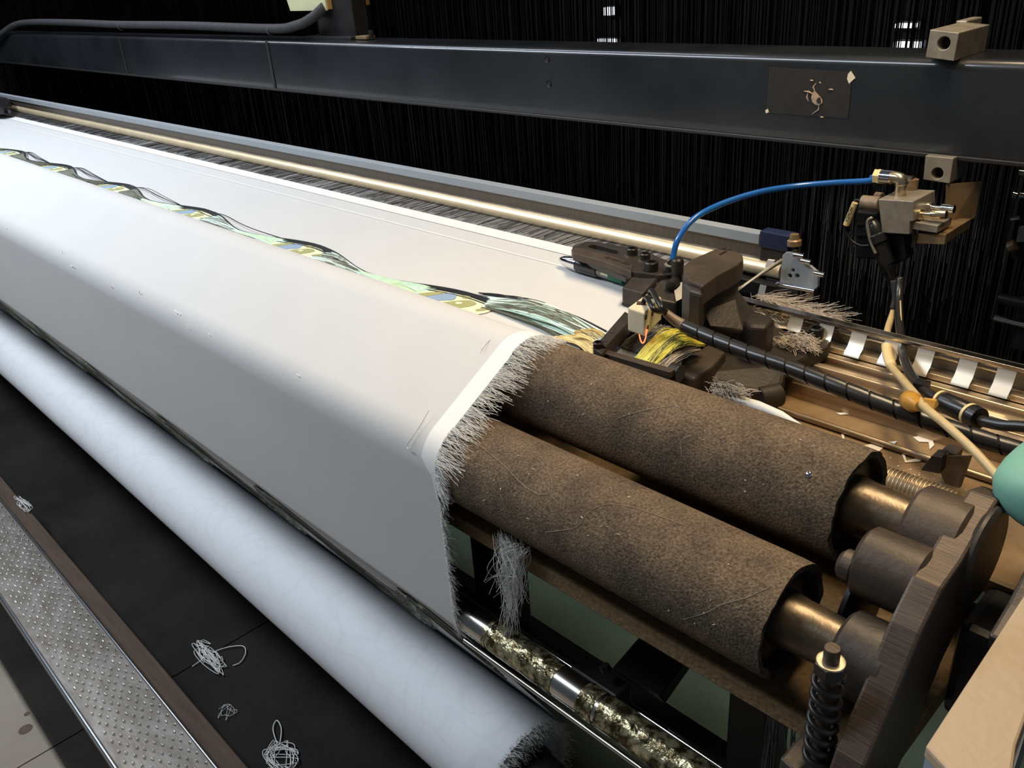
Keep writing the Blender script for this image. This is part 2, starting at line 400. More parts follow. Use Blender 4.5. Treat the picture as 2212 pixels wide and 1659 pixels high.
# ------------------------------------------------------------------ the white cloth
cl = thing('woven_cloth', (-2.5, 0.62, 0.9), 'wide white woven cloth running over the rollers and hanging down in front', 'cloth')
xs = [XL + (XR - XL) * i / 90 for i in range(91)]
rows = []
for j, (y, z) in enumerate(path):
    row = []
    for x in xs:
        dn = 0.0012 * noise.noise((x * 3.1, z * 6.0, 1.7)) * (1 if j > iD else 0)
        row.append(V((x, y + dn, z)))
    rows.append(row)
MB().grid(rows).build('web', 'cloth', cl, smooth=180)
def strip(name, x0, x1, j0, j1, lift, material, parent=cl, n=3):
    rr = []
    for j in range(j0, j1 + 1):
        y, z = path[j]
        y0_, z0_ = path[max(j - 1, 0)]; y1_, z1_ = path[min(j + 1, len(path) - 1)]
        d = V((0, y1_ - y0_, z1_ - z0_)).normalized(); nn = V((0, d.z, -d.y))
        if nn.z < 0 and j < iD: nn = -nn
        if j >= iD: nn = V((0, -1, 0))
        xa = x1 - (x1 - x0) * min(1, (j1 - j) / 7)      # the band narrows to nothing at its lower end
        rr.append([V((xa + (x1 - xa) * i / n, y, z)) + nn * (lift * (1 - abs(2 * i / n - 1) * 0.4)) for i in range(n + 1)])
    return MB().grid(rr).build(name, material, parent, smooth=180)
strip('selvedge', XR - .029, XR, iB, iD + 1, 0.0010, 'cloth_band')
MB().grid([[V((x, y, TOPZ + 0.0012)) for x in (XL, -3, -1.5, -0.83)] for y in (1.088, 1.1, 1.112, 1.126)]).build('fell_band', 'cloth_band', cl, smooth=180)
MB().grid([[V((x, y, TOPZ + 0.0007)) for x in (XL, -3, -1.5, -0.87)] for y in (1.036, 1.0385, 1.041)]).build('weft_bar', 'cloth_band', cl, smooth=180)
# fringe of cut weft ends along the right edge
fr = MB()
seglen = [math.dist(path[k], path[k + 1]) for k in range(len(path) - 1)]
def sample(j0, j1):
    """a position along the cloth edge, even in length"""
    t = random.random() * sum(seglen[j0:j1])
    for k in range(j0, j1):
        if t <= seglen[k]: return k + t / seglen[k]
        t -= seglen[k]
    return j1 - .001
for k_ in range(1250):
    j = sample(iB, iD) if k_ < 820 else sample(iD - 2, iH - 4)
    i = int(j); f = j - i
    y = path[i][0] * (1 - f) + path[i + 1][0] * f; z = path[i][1] * (1 - f) + path[i + 1][1] * f
    p = V((XR - 0.001, y, z))
    if j < iD - 6:
        L_ = rnd(.014, .056) * (0.6 + 0.4 * min(1, (j - iB) / 6)); d = V((1, -0.10 + rnd(-.25, .25), rnd(-.05, .22)))
        if j > iF: d += V((0, 0.05, -0.05))
    elif j < iD:
        L_ = rnd(.012, .032); d = V((1, rnd(-.35, .25), rnd(-.5, .3)))
    else:
        L_ = rnd(.008, .022); d = V((1, rnd(-.5, .5), rnd(-1.6, -.1)))
    d = d.normalized(); q = p + d * L_ * .5 + V((0, rnd(-.002, .002), rnd(-.002, .003))); e = p + d * L_ + V((0, rnd(-.004, .004), rnd(-.006, .003)))
    # keep the ends on top of the felt
    pts = []
    for s in (p, q, e):
        for (cy, cz) in ((BY, BZ), (FY, FZ)):
            dy, dz = s.y - cy, s.z - cz; dd = math.hypot(dy, dz)
            if dd < RR + .0012: s = V((s.x, cy + dy / dd * (RR + .0012 + rnd(0, .002)), cz + dz / dd * (RR + .0012 + rnd(0, .002))))
        pts.append(s)
    fr.tube(pts, lambda u: 0.00034 * (1 - 0.4 * u), 3, caps=False)
fr.build('fringe', 'fringe', cl, kind='stuff')
# loose threads lying on the cloth
def cloth_thread(pts, label):
    tag(MB().tube(smooth_pts(pts, 7), 0.0006, 5).build('loose_thread', 'thread_white', smooth=180), label, 'thread', 'loose threads on the cloth')
cloth_thread([(-0.7802, 0.5625, 1.0958), (-0.7806, 0.5480, 1.0819), (-0.7846, 0.5340, 1.0665), (-0.7888, 0.5285, 1.0573), (-0.7867, 0.5262, 1.0530), (-0.7804, 0.5262, 1.0561)], 'hooked white thread on the cloth left of the selvedge')
cloth_thread([(-0.7815, 0.6585, 1.1440), (-0.7845, 0.6742, 1.1495), (-0.7837, 0.6948, 1.1525)], 'faint thread on the cloth near the top of the selvedge')

# ------------------------------------------------------------------ wound cloth roll
t = thing('cloth_roll', (-2.0, WY, WZ - WR), 'big roll of wound white cloth below the hanging cloth', 'cloth roll')
m = MB(); n = 64; rings = []
for k in range(61):
    x = XL + (XR - .010 - XL) * k / 60
    ring = []
    for i in range(n):
        q = 2 * math.pi * i / n
        r = WR + 0.0012 * noise.noise((x * 2.0, math.cos(q) * 1.5, math.sin(q) * 1.5))
        ring.append(V((x, WY + r * math.cos(q), WZ + r * math.sin(q))))
    rings.append(ring)
rings.append([V((XR - .002 + rnd(-.002, .002), WY + (WR - .004) * math.cos(2 * math.pi * i / n), WZ + (WR - .004) * math.sin(2 * math.pi * i / n))) for i in range(n)])
rings.append([V((XR - .007, WY + .05 * math.cos(2 * math.pi * i / n), WZ + .05 * math.sin(2 * math.pi * i / n))) for i in range(n)])
m.loft(rings, caps=True).build('wound_cloth', 'roll_cloth', t, smooth=50)
fr = MB()
for _ in range(1500):
    q = rnd(0, 2 * math.pi); r = WR - abs(random.gauss(0, .022)) + .001
    p = V((XR - .007, WY + r * math.cos(q), WZ + r * math.sin(q))); d = V((1, rnd(-.6, .6), rnd(-.7, .5))).normalized()
    e = p + d * rnd(.008, .026)
    fr.tube([p, p.lerp(e, .5) + V((0, rnd(-.002, .002), rnd(-.002, .002))), e], lambda u: 0.0005 * (1 - .5 * u), 3, caps=False)
fr.build('fringe', 'fringe', t, kind='stuff')
MB().lathe((XR - .01, WY, WZ), (0, WY, WZ), [(0, .050), (.012, .050), (.02, .046), (.10, .044), (.10, .028), (.62, .028)], 32).build('core', 'black_steel', t, smooth=40)

# ------------------------------------------------------------------ chrome guide roller, thin rod and their arm
t = thing('guide_roller', (-1.0, CY, CZ), 'chrome guide roller wrapped in gold tape below the fringe', 'roller')
MB().cyl((-4.9, CY, CZ), (0.1, CY, CZ), CR, n=40).build('tube', 'worn_chrome', t, smooth=40)
for a, b in ((-.683, -.677), (-.674, -.559), (-.517, -.493), (-.488, -.27)):
    m = MB(); rings = []
    for k in range(25):
        x = a + (b - a) * k / 24
        rings.append([V((x, CY + (CR + .0008 + .0010 * noise.noise((x * 90, 3 * math.cos(q), 3 * math.sin(q)))) * math.cos(q), CZ + (CR + .0008 + .0010 * noise.noise((x * 90, 3 * math.cos(q), 3 * math.sin(q)))) * math.sin(q))) for q in [2 * math.pi * i / 40 for i in range(40)]])
    m.loft(rings).build('tape_wrap', 'gold_tape', t, smooth=60)
tag(MB().cyl((-4.5, 0.6168, 0.7364), (0.1, 0.6168, 0.7364), .0050, n=20).build('steel_rod', 'chrome', smooth=40), 'thin polished rod running behind the gold taped roller', 'rod')
tag(MB().cyl((-0.73, 0.5374, 0.7617), (0.1, 0.5374, 0.7617), .0036, n=16).build('steel_rod', 'worn_chrome', smooth=40), 'thin dull rod just in front of and under the gold taped roller', 'rod')
t = thing('rod_arm', (-0.5154, 0.6026, 0.7611), 'black flat arm under the plank clamping the thin rod', 'bracket')
MB().prism([(-0.5621, 0.7304, 0.7595), (-0.4904, 0.7304, 0.7565), (-0.4555, 0.6135, 0.7914), (-0.5300, 0.6135, 0.7886)], (0.0, 0.012, -0.022)).build('arm', 'black_steel', t, bevel=.002)
MB().box((-0.5406, 0.6026, 0.7610), (.078, .031, .031)).build('clamp', 'black_steel', t, bevel=.004)
MB().cyl((-0.5259, 0.5980, 0.7968), (-0.5294, 0.5980, 0.8044), .007, n=6).build('clamp_screw', 'bolt', t)
# dark uprights behind
for p0, p1, lab in (((-0.9666, 0.7304, 0.7787), (-0.8917, 0.7304, 0.7852), 'black upright right behind the hanging cloth edge'),
                    ((-0.4421, 0.7304, 0.7542), (-0.3841, 0.7304, 0.7545), 'black upright below the end of the front roller')):
    tt = thing('frame_leg', (p0[0], 0.7477, 0), lab, 'leg', 'uprights of the loom frame')
    MB().span((p0[0], 0.7477, 0.0), (p1[0], 0.8131, 0.9234)).build('post', 'black_steel', tt, bevel=.004)
    MB().cyl((p1[0], 0.7664, 0.7589), (p1[0] + .018, 0.7664, 0.7589), .012, n=6).build('bolt_head', 'bolt', tt)
tag(MB().span((-4.9, 0.84, 0.38), (0.3, 0.88, 0.44)).build('cross_rail', 'black_steel', bevel=.006), 'low black cross rail seen behind the gold taped roller', 'rail')

# ------------------------------------------------------------------ foot step with punched pips, and rail beside it
SZ = 0.15
t = thing('foot_step', (-2.4, 0.27, 0), 'narrow metal foot step with rows of punched pips', 'step')
MB().span((-6, 0.199, SZ - .004), (-0.9, 0.339, SZ)).build('tread', 'step_metal', t)
MB().cyl((-6, 0.1955, SZ - .002), (-0.9, 0.1955, SZ - .002), .0055, n=16).build('front_edge', 'step_edge', t, smooth=40)
MB().cyl((-6, 0.342, SZ - .001), (-0.9, 0.342, SZ - .001), .004, n=16).build('rear_edge', 'step_edge', t, smooth=40)
MB().span((-6, 0.194, SZ - .05), (-0.9, 0.199, SZ - .003)).build('front_skirt', 'step_metal', t)
for x in (-5.2, -3.4, -1.6):
    MB().span((x, .22, 0), (x + .03, .32, SZ - .004)).build('foot', 'black_steel', t)
pm = MB(); k = 0; x = -3.6
while x < -1.0:
    off = 0.0 if k % 2 == 0 else 0.0105
    for i in range(6):
        y = 0.216 + 0.021 * i + off + rnd(-.0012, .0012); xx = x + rnd(-.002, .002)
        if y > .335: continue
        pm.lathe((xx, y, SZ - .0005), (xx + .0015, y - .001, SZ + .0065), [(0, .0040), (.003, .0031), (.0075, .0005)], 6)
    k += 1; x += .0185
pm.build('pips', 'pip', t, kind='stuff')
tag(MB().span((-6, .352, 0.02), (-0.9, .402, .10)).build('floor_rail', 'rust_wood', bevel=.004), 'rusty brown rail along the floor beside the foot step', 'rail')

# ------------------------------------------------------------------ thread tangles on the floor
def tangle(c, n, sx, sy, label, r=.0011, tail=None):
    m = MB()
    for k in range(n):
        a = rnd(0, 6.28); pts = []
        for u in range(int(rnd(7, 14))):
            w = a + u * rnd(.45, .95)
            pts.append((c[0] + sx * (.75 * math.cos(w) + .5 * noise.noise((u * .6, k * 3.7, a))), c[1] + sy * (.7 * math.sin(w) + .8 * noise.noise((k * 2.9, u * .55, a + 5))), c[2] + rnd(0, .008)))
        m.tube(smooth_pts(pts, 5), r, 4)
    if tail: m.tube(smooth_pts(tail, 6), r * 1.3, 5)
    return tag(m.build('thread_tangle', 'thread_white', smooth=180), label, 'thread', 'thread tangles on the dark floor')
c0 = (-1.8440, 0.5293, 0.0030)
tangle(c0, 6, .085, .022, 'long looped white thread on the dark floor beside the crack', tail=[(-1.8517, 0.4814, 0.0040), (-1.8537, 0.5547, 0.0060), (-1.8223, 0.6058, 0.0060), (-1.7912, 0.6040, 0.0060), (-1.7685, 0.5769, 0.0050), (-1.7732, 0.5566, 0.0040)])
tangle((-1.4155, 0.4948, 0.0030), 9, .055, .040, 'bunched white thread knot at the bottom of the dark floor', tail=[(-1.4551, 0.5046, 0.0080), (-1.5072, 0.5220, 0.0060), (-1.5241, 0.5418, 0.0060), (-1.4922, 0.5357, 0.0060), (-1.4537, 0.5082, 0.0060)])
tangle((-1.6379, 0.4719, 0.0030), 3, .03, .022, 'faint wispy thread between the two larger tangles', r=.0006)
tangle((-2.8522, 0.3949, 0.1050), 4, .07, .02, 'thin white thread caught on the rusty rail at far left', r=.0009)

# bright flecks of lint on the cloth
m = MB()
for _ in range(16):
    x = rnd(-3.2, -1.0); i = random.choice((iF + 6, iF + 8, iF + 10)); y, z = path[i]
    p = V((x, y - .0012, z + .0010)); d = V((rnd(-1, 1), rnd(-.1, .1), rnd(.1, .4))).normalized() * rnd(.004, .012)
    m.tube([p, p + d * .5 + V((0, -.0006, .0006)), p + d], rnd(.0006, .0011), 4)
tag(m.build('lint_flecks', 'cloth_band', kind='stuff'), 'bright white lint flecks on the hanging cloth', 'lint', kind='stuff')
for p, r, lab in (((-1.9689, 0.1054, 0.0005), .016, 'round dark oil spot on the pale floor by the foot step'), ((-2.0185, 0.1235, 0.0005), .007, 'tiny dark oil spot above the round one on the pale floor')):
    tag(MB().lathe((p[0], p[1], .0002), (p[0], p[1], 1), [(0, r), (.0006, r * .96)], 20).build('oil_spot', 'rust_wood', smooth=40), lab, 'stain', 'oil spots on the pale floor')

# ------------------------------------------------------------------ front cross beam
bm_ = thing('cross_beam', (-2.8, 1.44, 1.28), 'long black painted cross beam spanning the whole loom', 'beam')
prof = [(1.380, 1.286), (1.380, 1.408)] + [(1.394 - .014 * math.cos(math.radians(a)), 1.408 + .014 * math.sin(math.radians(a))) for a in (15, 30, 45, 60, 75, 90)] + [(1.50, 1.422), (1.50, 1.286)]
xsb = (-6.6, -5, -4, -3, -2, -1, 0, 0.9)
MB().loft([[V((x, y, z)) for y, z in prof] for x in xsb]).build('box_tube', 'beam_paint', bm_, smooth=40)
MB().span((-6.6, 1.376, 1.2785), (0.9, 1.50, 1.2855)).build('lower_lip', 'beam_dark', bm_, bevel=.0015)
for px in ((-1.3373, 1.3800, 1.3999), (-1.3351, 1.3800, 1.3507)):
    MB().lathe((px[0], 1.3785, px[2]), (px[0], 1.39, px[2]), [(0, .0068), (.0004, .0062), (.0035, .0048), (.006, .0046)], 20, caps=False).build('screw_hole', 'bolt', bm_, smooth=40)
    MB().cyl((px[0], 1.3796, px[2]), (px[0], 1.3815, px[2]), .0046, n=20).build('hole_shadow', 'stain', bm_)
# torn label: dark glue patch with a crust and two scraps of paper left
tl = thing('torn_label', (-0.7388, 1.3800, 1.3635), 'torn-off label: dark glue patch with a pale crust on the beam', 'label')
MB().prism([(-0.8129, 1.3795, 1.4012), (-0.6701, 1.3795, 1.3988), (-0.6647, 1.3795, 1.3850), (-0.6643, 1.3795, 1.3270), (-0.8136, 1.3795, 1.3265)], (0, -.0006, 0)).build('glue_patch', 'glue_patch', tl)
def blob(name, pts, material, parent, Y=1.3788, th=.0012):
    return MB().prism(pts, (0, -th, 0)).build(name, material, parent)
blob('crust', [(-0.7284, 1.3788, 1.3656), (-0.7252, 1.3788, 1.3665), (-0.7172, 1.3788, 1.3596), (-0.7118, 1.3788, 1.3548), (-0.7104, 1.3788, 1.3490), (-0.7156, 1.3788, 1.3443), (-0.7223, 1.3788, 1.3454), (-0.7285, 1.3788, 1.3494), (-0.7310, 1.3788, 1.3574)], 'glue_crust', tl)
MB().cyl((-0.7156, 1.3772, 1.3526), (-0.7152, 1.3765, 1.3527), .0048, n=14).build('crust_hole', 'stain', tl)
for a, b, c in (((-0.7450, 1.3786, 1.3656), (-0.7364, 1.3782, 1.3653), (-0.7286, 1.3782, 1.3620)), ((-0.7373, 1.3786, 1.3645), (-0.7391, 1.3786, 1.3563), (-0.7359, 1.3786, 1.3498)),
                ((-0.7247, 1.3786, 1.3790), (-0.7290, 1.3786, 1.3729), (-0.7257, 1.3784, 1.3651)), ((-0.7162, 1.3784, 1.3443), (-0.7165, 1.3786, 1.3376), (-0.7273, 1.3786, 1.3294)),
                ((-0.7020, 1.3786, 1.3706), (-0.6972, 1.3786, 1.3708), (-0.6939, 1.3786, 1.3703)), ((-0.7121, 1.3786, 1.3267), (-0.7096, 1.3786, 1.3262), (-0.7063, 1.3786, 1.3257)),
                ((-0.7358, 1.3786, 1.3836), (-0.7325, 1.3786, 1.3830), (-0.7300, 1.3786, 1.3831)), ((-0.7192, 1.3786, 1.3814), (-0.7175, 1.3786, 1.3800), (-0.7165, 1.3786, 1.3786))):
    MB().tube([a, b, c], lambda u: .0016 * (1 - .6 * abs(2 * u - 1)), 5).build('crust_streak', 'glue_crust', tl)
tag(blob('paper_scrap', [(-0.6678, 1.3792, 1.4003), (-0.6590, 1.3792, 1.3902), (-0.6686, 1.3792, 1.3807), (-0.6726, 1.3792, 1.3882), (-0.6719, 1.3792, 1.3953)], 'paper', None, th=.0005), 'cream diamond shaped paper scrap at the upper right of the glue patch', 'paper scrap', 'paper scraps on the beam')
tag(blob('paper_scrap', [(-0.8155, 1.3792, 1.3303), (-0.8103, 1.3792, 1.3330), (-0.8081, 1.3792, 1.3277), (-0.8133, 1.3792, 1.3250)], 'paper', None, th=.0005), 'tiny cream paper scrap at the lower left of the glue patch', 'paper scrap', 'paper scraps on the beam')
# cable tied along the top of the beam
t = thing('beam_cable', (-3.4561, 1.3950, 1.4642), 'thick black rubber cable tied along the top of the beam', 'cable')
MB().tube(smooth_pts([(-5.4688, 1.3400, 1.3375), (-5.1220, 1.3600, 1.4163), (-4.9368, 1.3850, 1.4595), (-4.6902, 1.3950, 1.4730), (-4.1398, 1.3980, 1.4705), (-3.6550, 1.4000, 1.4635), (-3.0774, 1.4000, 1.4611), (-2.5001, 1.4000, 1.4531), (-2.3607, 1.4050, 1.4618), (-2.2836, 1.4100, 1.4796), (-2.2395, 1.4300, 1.5074)], 8), .0135, 12).build('sheath', 'cable_rubber', t, smooth=180)
for x in ((-3.6401, 1.4000, 1.4585), (-2.5011, 1.4000, 1.4505)):
    MB().prism([(x[0] - .006, 1.3775, 1.283), (x[0] + .006, 1.3775, 1.283), (x[0] + .006, 1.3775, 1.42), (x[0] - .006, 1.3775, 1.42)], (0, .0015, 0)).build('tie_strap', 'beam_dark', t)
    MB().lathe((x[0] - .006, x[1], x[2] - .001), (x[0] + .006, x[1], x[2] - .001), [(0, .0128), (0, .0146), (.012, .0146), (.012, .0128)], 20, caps=False).build('tie_loop', 'cable_rubber', t, smooth=40)
# ivory and wood block with its dark post on the beam
t = thing('wooden_block', (-2.3234, 1.4300, 1.5084), 'ivory faced wooden block at the top edge above the black cable', 'block')
bx0 = (-2.4229, 1.4300, 1.4983); bx1 = (-2.2307, 1.4300, 1.4979)
MB().prism([(bx0[0], 1.43, bx0[2]), (bx1[0], 1.43, bx1[2]), (bx1[0] - .0, 1.43, bx1[2] + .09), (bx0[0] - .03, 1.43, bx0[2] + .09)], (0, .006, 0)).build('ivory_face', 'old_ivory', t, bevel=.001)
MB().span((bx0[0] + .004, 1.436, bx0[2] + .002), (bx1[0] + .001, 1.58, bx0[2] + .09)).build('wood_body', 'old_wood', t, bevel=.001)
t = thing('beam_post', (-2.2431, 1.4600, 1.4507), 'short dark post standing on the beam under the ivory block', 'post')
p0 = (-2.3186, 1.4500, 1.4290); p1 = (-2.1353, 1.4500, 1.4307)
MB().span((p0[0], 1.45, 1.422), (p1[0], 1.50, 1.53)).build('post_body', 'black_steel', t, bevel=.003)
MB().span((p0[0] - .05, 1.43, 1.422), (p1[0] + .004, 1.50, 1.430)).build('post_foot', 'beam_dark', t, bevel=.001)
t = thing('brass_clip', (-2.0894, 1.4500, 1.4381), 'small brass clip with a screw beside the dark post', 'clip')
q = (-2.0900, 1.4500, 1.4358)
MB().box((q[0], 1.45, 1.4285), (.05, .03, .008)).build('clip_plate', 'bronze_block', t, bevel=.001)
MB().cyl((q[0] + .03, 1.45, 1.424), (q[0] + .03, 1.45, 1.446), .007, n=10).build('clip_screw', 'bolt', t)

# ------------------------------------------------------------------ harness cords behind the beam
m = MB()
for row in range(6):
    y = 1.56 + .075 * row
    x = -6.4 + rnd(0, .01)
    while x < 0.9:
        dx = rnd(-.004, .004); r = rnd(.0009, .0016)
        m.tube([(x + dx, y, 0.62), (x + dx * .5, y + rnd(-.01, .01), 1.2), (x, y, 2.35)], r, 3, caps=False)
        x += .0125 + .002 * row
hc = m.build('harness_cords', 'cord', kind='stuff')
tag(hc, 'dense curtain of dark vertical harness cords behind the beam', 'cords', kind='stuff')
m = MB()
for _ in range(230):
    x = random.gauss(-.62, .085); y = rnd(1.44, 1.53); z1 = rnd(1.02, 1.20); z0 = z1 - rnd(.04, .16)
    if not -0.83 < x < -0.35: continue
    m.tube([(x, y, z0 + .06), (x + rnd(-.003, .003), y, z1 + .06)], rnd(.0004, .0008), 3, caps=False)
for _ in range(60):
    x = rnd(-1.6, -.3); y = rnd(1.44, 1.53); z1 = rnd(1.10, 1.26)
    m.tube([(x, y, z1 - rnd(.03, .10)), (x, y, z1)], .0004, 3, caps=False)
tag(m.build('heald_wires', 'heald_wire', kind='stuff'), 'loose bright heald wires hanging below the beam behind the reed end', 'wires', kind='stuff')
tag(MB().span((-6.8, 2.12, 0), (1.6, 2.16, 1.30)).build('gap_screen', 'beam_dark'), 'added dark screen hiding the bright background behind the harness cords', 'panel')  # added screen: keeps bright floor and world light out of the cord gaps
# far lamps showing between the cords
for p, s, lab in (((-4.1843, 4.9300, 1.0168), (.17, .05, .035), 'far cool white lamp seen through the cords left of the glue patch'),
                  ((-4.1632, 4.9300, 1.2135), (.06, .05, .05), 'far small lamp at the top edge above the left far lamp'),
                  ((-2.0813, 4.9300, 1.0288), (.14, .05, .03), 'far cool white lamp seen beside the upper drilled block'),
                  ((-2.1046, 4.9300, 1.1254), (.10, .05, .02), 'far dim lamp above the lamp beside the drilled block')):
    tt = thing('hall_lamp', p, lab, 'lamp', 'far hall lamps behind the cords')
    MB().box(p, s).build('diffuser', 'lamp_glow', tt)
    MB().box((p[0], p[1] + .045, p[2]), (s[0] + .03, .05, s[2] + .02)).build('housing', 'beam_dark', tt)

# ------------------------------------------------------------------ reed and warp
t = thing('reed', (-2.8, 1.21, 1.10), 'long steel reed with a pale cap and a shining lower bar', 'reed')
MB().prism([(-4.95, 1.203, 1.154), (-4.95, 1.203, 1.1715), (-4.95, 1.222, 1.1725), (-4.95, 1.222, 1.154)], (4.242, 0, 0)).build('cap', 'reed_cap', t, bevel=.001)
MB().span((-4.95, 1.209, 1.118), (-0.66, 1.216, 1.156)).build('dents', 'reed_face', t)
MB().lathe((-4.95, 1.207, 1.115), (0, 1.207, 1.115), [(0, .0125), (4.285, .0125)], 32).build('lower_bar', 'reed_baulk', t, smooth=40)
MB().span((-4.95, 1.2075, 1.1275), (-0.70, 1.2095, 1.1315)).build('bright_wire', 'worn_chrome', t)
q0 = (-0.7050, 1.2100, 1.1615)
MB().span((-0.707, 1.202, 1.150), (-0.655, 1.226, 1.178)).build('end_tape', 'blue_tape', t, bevel=.002)
MB().span((-0.707, 1.206, 1.085), (-0.65, 1.226, 1.150)).build('end_block', 'cast_iron', t, bevel=.002)
m = MB()
m.grid([[V((x, y, 1.1042)) for x in (-4.9, -3, -1.5, -0.76)] for y in (1.120, 1.15, 1.205)])
ws = thing('warp_sheet', (-2.8, 1.16, 1.10), 'grey sheet of warp yarns between the cloth and the reed', 'warp')
m.build('yarn_layer', 'warp_grey', ws)
m = MB(); x = -4.85
while x < -0.76:
    a = rnd(-.012, .004)
    if random.random() < .75:
        y0 = rnd(1.124, 1.16); m.tube([(x, y0, 1.1052), (x + .004 + a, 1.200, 1.1056)], rnd(.0003, .0007), 3, caps=False)
    x += rnd(.0015, .006)
m.build('dark_yarns', 'warp_yarn', ws, kind='stuff')

# ------------------------------------------------------------------ float threads and woven motifs along the roller crest
PER = 0.475
def wave(x):
    """y of the black float bundle on the cloth"""
    u = ((x + 1.0) / PER) % 1.0          # 0 at a motif
    return .806 + .042 * (0.5 + 0.5 * math.cos(2 * math.pi * (u if u < .5 else u))) ** 1.0
def crest(y):
    """height of the flat cloth behind the rear roller"""
    return TOPZ
m = MB()
for k in range(26):
    ph = rnd(-.012, .012); oy = abs(random.gauss(0, .006)); lift = rnd(.0008, .004)
    x0 = rnd(-4.6, -4.2)
    pts = []; x = x0
    loose = random.random() < .35
    while x < -0.93:
        y = wave(x + ph) - oy * (1.2 if loose else .5) + .004 * noise.noise((x * 5, k * 3.1, 0)) * (2.2 if x < -1.9 else .6)
        pts.append((x, y, crest(y) + lift)); x += .022
    m.tube(pts, rnd(.0006, .0011), 4, caps=False)
# a few strands arch loosely clear of the bundle at the far motifs
for k in range(14):
    i = random.choice((2, 3, 4, 5)); X0 = -1.0 - PER * i; h = rnd(.010, .034); pts = []
    for u in range(13):
        f = u / 12; x = X0 + .03 + .34 * f; pts.append((x, wave(x) + h * math.sin(math.pi * f), TOPZ + .002 + .010 * math.sin(math.pi * f)))
    m.tube(pts, rnd(.0006, .0010), 4, caps=False)
ft = thing('float_threads', (-2.6, .83, TOPZ), 'black and green float threads waving along the cloth over the rear roller', 'thread')
m.build('black_floats', 'thread_black', ft, kind='stuff')
def fan(name, material, X0, n, side, tone):
    m = MB()
    for _ in range(n):
        f = random.random()
        ye = max(.788, wave(X0) - .003 - f * .058)
        if side < 0:   # from the motif towards the trough on the left
            L_ = rnd(.10, .24); pts = []
            for i in range(6):
                u = i / 5; x = X0 - .085 - L_ * u
                y = ye + (wave(x) - .006 - ye) * (u ** 1.0) * rnd(.85, 1.0) - .004
                y = min(y, wave(x) - .004 - .02 * f * (1 - u)); y = max(y, .787); pts.append((x, y, crest(y) + .0012 + .004 * math.sin(u * 3.1)))
        else:
            L_ = rnd(.12, .20); pts = []
            for i in range(6):
                u = i / 5; x = X0 + .045 + L_ * u
                y = min(ye + .004, wave(x) - .003 - .03 * f * (1 - u) ** 1.5); y = max(y, .787); pts.append((x, y, crest(y) + .0012 + .005 * math.sin(u * 3.1)))
        m.tube(pts, rnd(.0005, .0012), 3, caps=False)
    return m.build(name, material, ft, kind='stuff')
for i in range(7):
    X0 = -1.0 - PER * i
    if X0 > -2.3:
        fan('lime_floats', 'thread_lime', X0, 45, -1, 0); fan('green_floats', 'thread_green', X0, 45, -1, 0)
        if i: fan('green_floats', 'thread_green', X0, 40, 1, 0); fan('olive_floats', 'thread_olive', X0, 45, 1, 0)
    else:
        fan('olive_floats', 'thread_olive', X0, 45, -1, 0); fan('olive_floats', 'thread_olive', X0, 55, 1, 0)

def flat_shape(name, pts, z, material, parent, th=.0006, X0=0):
    """closed shape on the cloth given as (dx, y) pairs"""
    n = len(pts); ring = []
    P = [V((p[0], max(p[1], .7865 + .0004 * k), 0)) for k, p in enumerate(pts)]
    sm = []
    for i in range(n):
        p0, p1, p2, p3 = P[i - 1], P[i], P[(i + 1) % n], P[(i + 2) % n]
        for j in range(4):
            t_ = j / 4
            sm.append(0.5 * ((2 * p1) + (p2 - p0) * t_ + (2 * p0 - 5 * p1 + 4 * p2 - p3) * t_ * t_ + (3 * p1 - p0 - 3 * p2 + p3) * t_ ** 3))
    top = [(X0 + p.x, p.y, crest(p.y) + z + th) for p in sm]
    return MB().prism(top, (0, 0, -th)).build(name, material, parent)
def motif(X0, far):
    t = thing('woven_motif', (X0, .80, TOPZ), '', 'motif', 'coloured motifs woven along the cloth')
    flat_shape('cream_ground', [(-.115, .770), (-.100, .800), (-.085, .824), (-.055, .838), (-.02, .842), (.02, .838), (.05, .828), (.062, .812), (.05, .79), (.02, .772), (-.04, .762)], .0012, 'motif_cream', t, X0=X0)
    flat_shape('olive_patch', [(-.098, .782), (-.080, .812), (-.062, .826), (-.060, .816), (-.076, .790), (-.088, .776)], .0020, 'motif_olive', t, X0=X0)
    flat_shape('blue_patch', [(-.080, .768), (-.068, .798), (-.052, .826), (-.036, .830), (-.022, .812), (-.034, .800), (-.046, .782), (-.058, .764)], .0020, 'motif_blue', t, X0=X0)
    flat_shape('olive_patch', [(-.040, .764), (-.030, .790), (-.012, .814), (.004, .826), (.022, .822), (.020, .806), (.010, .790), (.006, .772), (-.012, .758)], .0020, 'motif_olive', t, X0=X0)
    flat_shape('olive_patch', [(-.026, .832), (-.012, .838), (-.004, .832), (-.014, .826)], .0020, 'motif_olive', t, X0=X0)
    flat_shape('olive_patch', [(.040, .806), (.050, .818), (.054, .812), (.046, .802)], .0020, 'motif_olive', t, X0=X0)
    flat_shape('cream_spot', [(-.008, .806), (.000, .811), (.004, .806), (-.003, .801)], .0028, 'motif_cream', t, X0=X0)
    flat_shape('cream_spot', [(-.026, .776), (-.019, .783), (-.014, .777), (-.021, .771)], .0028, 'motif_cream', t, X0=X0)
    return t
LAB = ['woven motif with blue and olive patches nearest the cutter end of the cloth', 'second woven blue and olive motif from the cutter', 'third woven motif from the cutter, olive with a blue patch',
       'fourth woven motif from the cutter, dull olive', 'fifth woven motif from the cutter, small and brownish', 'sixth woven motif from the cutter, at the left picture edge']
for i in range(6):
    motif(-1.0 - PER * i, i > 2)['label'] = LAB[i]
